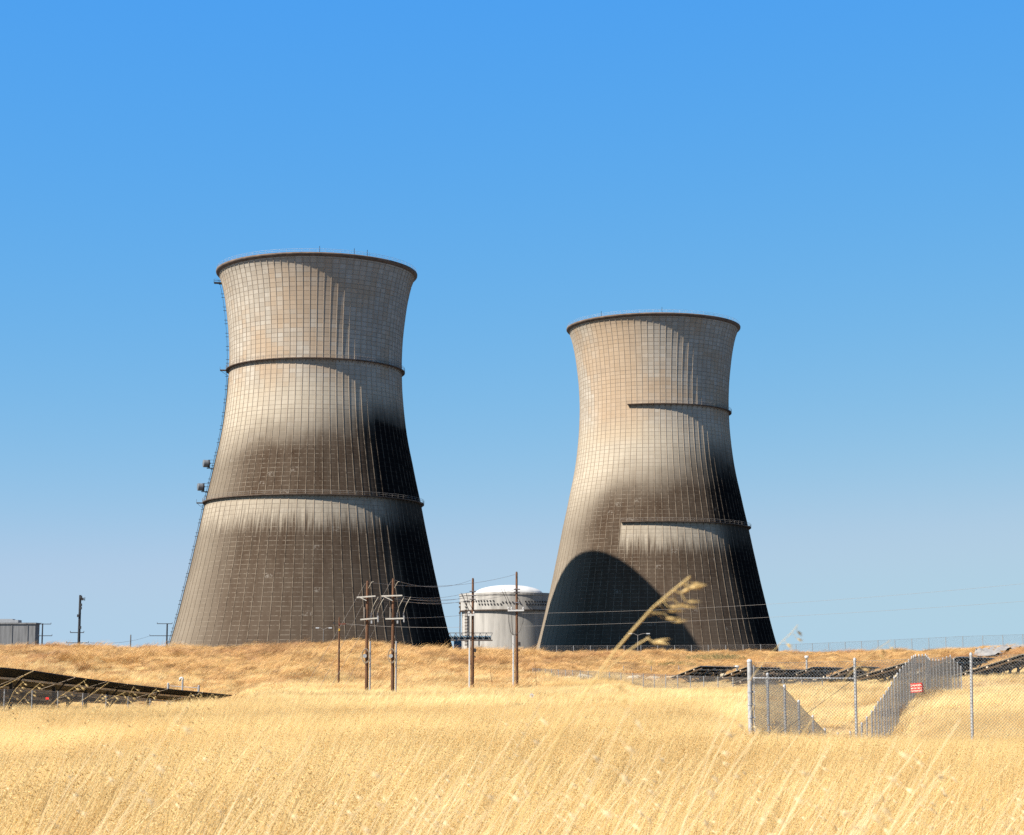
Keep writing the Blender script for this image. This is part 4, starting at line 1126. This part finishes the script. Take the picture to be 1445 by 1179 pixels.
# 4. tall out-of-focus oats scattered through the very front
def oat_mesh(stem, r0, spread=1.0, npan=12, size=1.0, droop=Vector((.5, 0, -.8)), plen=.30, pair=(-1, 1)):
    """stem: points bottom..top.  returns (stem MB, panicle data)"""
    mb = MB(); k = len(stem)
    mb.tube(stem, [r0 * (1 - .6 * i / (k - 1)) for i in range(k)], 6)
    vs, fs, sh = [], [], []
    def along(t):
        t = t * (k - 1); i = min(int(t), k - 2); return Vector(stem[i]).lerp(Vector(stem[i + 1]), t - i)
    L = sum((Vector(stem[i + 1]) - Vector(stem[i])).length for i in range(k - 1))
    f0 = 1 - min(.5, plen * size / L)
    br = MB()
    for j in range(npan):
        t = f0 + (1 - f0) * (j + .5) / npan; q = along(t)
        l = rnd.uniform(.02, .06) * spread * (1.25 - (t - f0) / (1 - f0)) * size
        d = Vector((rnd.uniform(.3, 1.0), rnd.uniform(-.5, .5), rnd.uniform(-.35, .25))).normalized()
        e = q + d * l + Vector((0, 0, -.006)); br.tube([q, q + d * l * .6 + Vector((0, 0, .004)), e], .0007 * size, 4, caps=False)
        dd = (d * .6 + droop + Vector((rnd.uniform(-.3, .3), rnd.uniform(-.3, .3), rnd.uniform(-.2, .3)))).normalized()
        for s_ in pair:
            spikelet(vs, fs, sh, e, dd + Vector((rnd.uniform(-.15, .15), .12 * s_, .18 * s_)), rnd.uniform(.022, .030) * size, .0027 * size, rnd.uniform(.3, 1))
    br.add(vs, fs, 0, False); br.sh = sh
    return mb, br
def shade_attr(o):
    n = len(o.data.vertices)
    o.data.attributes.new('shade', 'FLOAT', 'POINT').data.foreach_set('value', [rnd.uniform(.4, 1) for _ in range(n)])
def oat(px_pts, Y, label, r=.0022, npan=12, size=1.0, spread=1.0, droop=Vector((.55, 0, -.7)), plen=.30, pair=(-1, 1), head='oat'):
    stem = [P(px, py, Y) for px, py in px_pts]
    d = (stem[0] - stem[1]); d.normalize(); p = stem[0].copy()
    low = [p]
    while p.z > .0 and len(low) < 40:
        d = (d + Vector((0, 0, -.15))).normalized(); p = p + d * .08; low.append(p.copy())
    stem = low[::-1][:-1] + stem
    root = thing('wild_oat', label, 'grass stalk', stem[0], 0, 'wild oat stalks standing above the grass'); O = Vector(root.location)
    mb, br = oat_mesh([q - O for q in stem], r, spread, npan, size, droop, plen, pair)
    shade_attr(mb.build('stem', M['oat_gold'], root))
    if npan: shade_attr(br.build('seed_head', M[head], root))
    return root
oat([(866, 921), (893, 889), (921, 858), (948, 835), (974, 814)], 3.1, 'big blurred oat stalk crossing the shadow on the farther tower', .0032, 12, 1.1, .62, Vector((.95, 0, -.22)), .17, (1,))
oat([(884, 921), (902, 908), (916, 900)], 3.2, 'short blurred oat head beside the big blurred stalk', .0022, 5, 1.0, 1.2, Vector((.7, 0, -.3)))
oat([(1104, 905), (1116, 894), (1126, 882)], 4.6, 'pale blurred oat tip against the sky right of the farther tower', .0014, 4, .8, .6)
oat([(1232, 921), (1243, 913), (1256, 904)], 4.6, 'pale blurred oat tip against the sky above the winding fence', .0014, 4, .8, .7)
LEFT = [([(-20, 981), (20, 961), (48, 946)], 11, 'bare pale oat stem rising to the top edge of the left solar row', 0),
        ([(8, 1000), (20, 975), (33, 962)], 12, 'drooping oat head nearest the left edge before the solar row', 10),
        ([(15, 1004), (40, 978), (57, 964)], 12, 'oat head second from the left edge before the solar row', 10),
        ([(52, 1013), (85, 983), (122, 959)], 10.5, 'long oat stalk with full head crossing the solar row between first fence posts', 13),
        ([(28, 1050), (95, 1003), (154, 963)], 10, 'longest bare orange oat stem crossing the left solar row diagonally', 0),
        ([(115, 1012), (130, 995), (145, 979)], 12, 'oat head low below the middle of the left solar row', 11),
        ([(136, 995), (158, 985), (177, 977)], 11, 'slanting pale oat stem beneath the left solar row', 5),
        ([(140, 1014), (155, 1000), (166, 987)], 11.5, 'short straight oat stem by the fence under the solar row', 0),
        ([(175, 1005), (180, 985), (189, 969)], 12, 'upright oat head in the middle of the left solar row', 9),
        ([(203, 1000), (210, 982), (221, 972)], 12.5, 'small arching oat head right of the solar row\'s middle', 7),
        ([(240, 1020), (258, 995), (270, 978)], 12, 'left stalk of the dense oat clump at the solar row\'s right end', 13),
        ([(258, 1020), (272, 992), (282, 976)], 12.5, 'middle stalk of the dense oat clump at the solar row\'s right end', 13),
        ([(276, 1020), (288, 995), (300, 979)], 12, 'right stalk of the dense oat clump at the solar row\'s right end', 13),
        ([(205, 1022), (222, 1004), (236, 988)], 12, 'oat head left of the dense clump, below the solar row', 11)]
for pts, Y, lab, n in LEFT: oat(pts, Y, lab, .0021, n, 1.0, 1.1, plen=.24, head='oat_gold')

vs_ = MB(); br_ = MB()
for k in range(222):
    Yk = rnd.uniform(4.0, 9.0) if k < 180 else rnd.uniform(2.5, 3.8); pxk = rnd.choice([rnd.uniform(-60, 1500), rnd.uniform(560, 1500)])
    q = rnd.random()
    top = rnd.uniform(1085, 1195) if q < .66 else rnd.uniform(1020, 1085) if q < .95 else rnd.uniform(980, 1020)
    t = P(pxk, top, Yk); dx = rnd.uniform(.2, .55) * (t.z + .1)
    if t.z < .4: continue
    base = Vector((t.x - dx, Yk + rnd.uniform(-.2, .2), 0)); mid = base.lerp(t, .55) + Vector((-dx * .10, 0, .06))
    st = [base, base.lerp(mid, .5) + Vector((-.01, 0, .01)), mid, mid.lerp(t, .5) + Vector((-.01, 0, .02)), t]
    a_, b_ = oat_mesh(st, rnd.uniform(.0012, .0024), 1.0, rnd.choice([0, 1, 1, 2, 3, 5]), rnd.uniform(.7, 1.0))
    vs_.add(a_.v, a_.f, 0, True); br_.add(b_.v, b_.f, 0, False)
vs_.add(br_.v, br_.f, 0, False)
fo = vs_.build('foreground_oats', M['oat_pale'], None); shade_attr(fo)
tag(fo, 'loose blurred oats in the immediate foreground', 'grass', kind='stuff')

# weeds and dead brush one can tell apart
def shrub(px, Y, w, h, mat, label, n=260, name='shrub'):
    g = G(px, Y); vs, fs, sh = [], [], []
    for i in range(n):
        r = w * math.sqrt(rnd.random()); a = rnd.uniform(0, 2 * PI); hh_ = h * rnd.uniform(.4, 1) * (1 - .55 * r / w)
        tip = blade(vs, fs, sh, r * math.cos(a), r * math.sin(a), hh_, rnd.uniform(.015, .035), rnd.uniform(.0, .5), rnd.uniform(0, 2 * PI), rnd.uniform(.1, .7), rnd.random())
        for k in range(3):
            q = (tip[0] + rnd.uniform(-.12, .12), tip[1] + rnd.uniform(-.12, .12), tip[2] * rnd.uniform(.6, 1.05))
            spikelet(vs, fs, sh, q, (rnd.uniform(-1, 1), rnd.uniform(-1, 1), rnd.uniform(-.3, 1)), .09, .02, rnd.random())
    me = bpy.data.meshes.new(name); me.from_pydata(vs, [], fs); me.materials.append(mat)
    me.attributes.new('shade', 'FLOAT', 'POINT').data.foreach_set('value', sh); me.update()
    o = bpy.data.objects.new(name, me); COL.objects.link(o); o.location = g
    return tag(o, label, 'shrub', 'scattered weeds')
shrub(617, 238, .9, 1.5, M['dead'], 'dead brown bush on the berm crest at the nearer tower\'s right foot', 200)
shrub(921, 206, 1.6, .9, M['weed'], 'green weed on the berm behind the faint wire fence')
shrub(1010, 222, 3.6, 1.0, M['weed'], 'wide olive weed patch high on the berm above the first solar tables', 500)
shrub(955, 214, 2.2, .8, M['weed'], 'olive weed left of the wide patch on the berm')
shrub(734, 80, .8, .62, M['weed'], 'low olive weed in the field just below the round marker', 240)
shrub(765, 78, .8, .6, M['dead'], 'low brown weed in the field to the lower right of the round marker', 240)
shrub(880, 215, 1.4, .8, M['dead'], 'dead brown brush at the berm foot left of the solar tables')
shrub(1300, 86, 1.3, .8, M['dead'], 'dry brown brush at the foot of the winding fence below the red sign', 300)
shrub(1272, 78, 1.0, .7, M['dead'], 'dry brown brush where the winding fence leaves the swale', 260)

# ------------------------------------------------------------------ light, sky, camera
SUN_AZ, SUN_EL = math.radians(57.0), math.radians(46.0)       # azimuth measured from "behind the camera" towards the left
s = Vector((-math.sin(SUN_AZ) * math.cos(SUN_EL), -math.cos(SUN_AZ) * math.cos(SUN_EL), math.sin(SUN_EL)))
ld = bpy.data.lights.new('sun', 'SUN'); ld.energy = 5.0; ld.angle = math.radians(.53); ld.color = (1.0, .955, .88)
lo = bpy.data.objects.new('sun', ld); COL.objects.link(lo); lo.rotation_euler = (-s).to_track_quat('-Z', 'Y').to_euler()
lo.location = (-100, -100, 200)

w = bpy.data.worlds.new('World'); SC.world = w; w.use_nodes = True
nt = w.node_tree; bg = nt.nodes['Background']
sky = nt.nodes.new('ShaderNodeTexSky'); sky.sky_type = 'NISHITA'; sky.sun_disc = False
sky.sun_elevation = SUN_EL; sky.sun_rotation = math.atan2(s.x, s.y)
sky.altitude = 0; sky.air_density = 0.7; sky.dust_density = 0.2; sky.ozone_density = 3.0
# deepen the blue the way slide film does: a response curve per channel
K_ = 0.05 * 2 ** 1.3
def wm(op, a, b):
    n = nt.nodes.new('ShaderNodeMath'); n.operation = op
    for i, v in enumerate((a, b)):
        if hasattr(v, 'is_output'): nt.links.new(v, n.inputs[i])
        else: n.inputs[i].default_value = v
    return n.outputs[0]
sp_ = nt.nodes.new('ShaderNodeSeparateColor'); cb_ = nt.nodes.new('ShaderNodeCombineColor'); nt.links.new(sky.outputs[0], sp_.inputs[0])
ch = [wm('MULTIPLY', wm('MAXIMUM', o_, .02), K_) for o_ in sp_.outputs[:3]]
def soft(x, lim):
    n = nt.nodes.new('ShaderNodeMath'); n.operation = 'SMOOTH_MIN'; nt.links.new(x, n.inputs[0]); n.inputs[1].default_value = lim; n.inputs[2].default_value = .12
    return wm('MULTIPLY', n.outputs[0], 1 / K_)
r_ = soft(wm('MULTIPLY', wm('POWER', ch[0], 1.27), 1.15), .44)
g_ = soft(wm('MULTIPLY', wm('POWER', ch[1], .45), .715), .65); b_ = wm('MULTIPLY', wm('POWER', ch[2], -.135), .765 / K_)
zen = wm('POWER', wm('MINIMUM', wm('MULTIPLY', ch[0], 1 / .112), 1.0), 1.2)
r_, g_, b_ = (wm('MULTIPLY', q_, zen) for q_ in (r_, g_, b_))
for o_, i_ in zip((r_, g_, b_), range(3)): nt.links.new(o_, cb_.inputs[i_])
nt.links.new(cb_.outputs[0], bg.inputs['Color']); bg.inputs['Strength'].default_value = 0.05

cam = bpy.data.cameras.new('camera'); co = bpy.data.objects.new('camera', cam); COL.objects.link(co)
co.location = (0, 0, EYE); co.rotation_euler = (PI / 2 + PITCH, 0, 0)
cam.sensor_width = 36; cam.sensor_fit = 'HORIZONTAL'; cam.lens = 36 * F / 1445.0
cam.clip_start = .1; cam.clip_end = 20000
cam.dof.use_dof = True; cam.dof.focus_distance = 90; cam.dof.aperture_fstop = cam.lens / 7.0
SC.camera = co
SC.view_settings.view_transform = 'Standard'; SC.view_settings.look = 'None'; SC.view_settings.gamma = 1.0
SC.view_settings.exposure = 1.3
SC.cycles.use_denoising = False
SC.cycles.max_bounces = 6; SC.cycles.transparent_max_bounces = 8
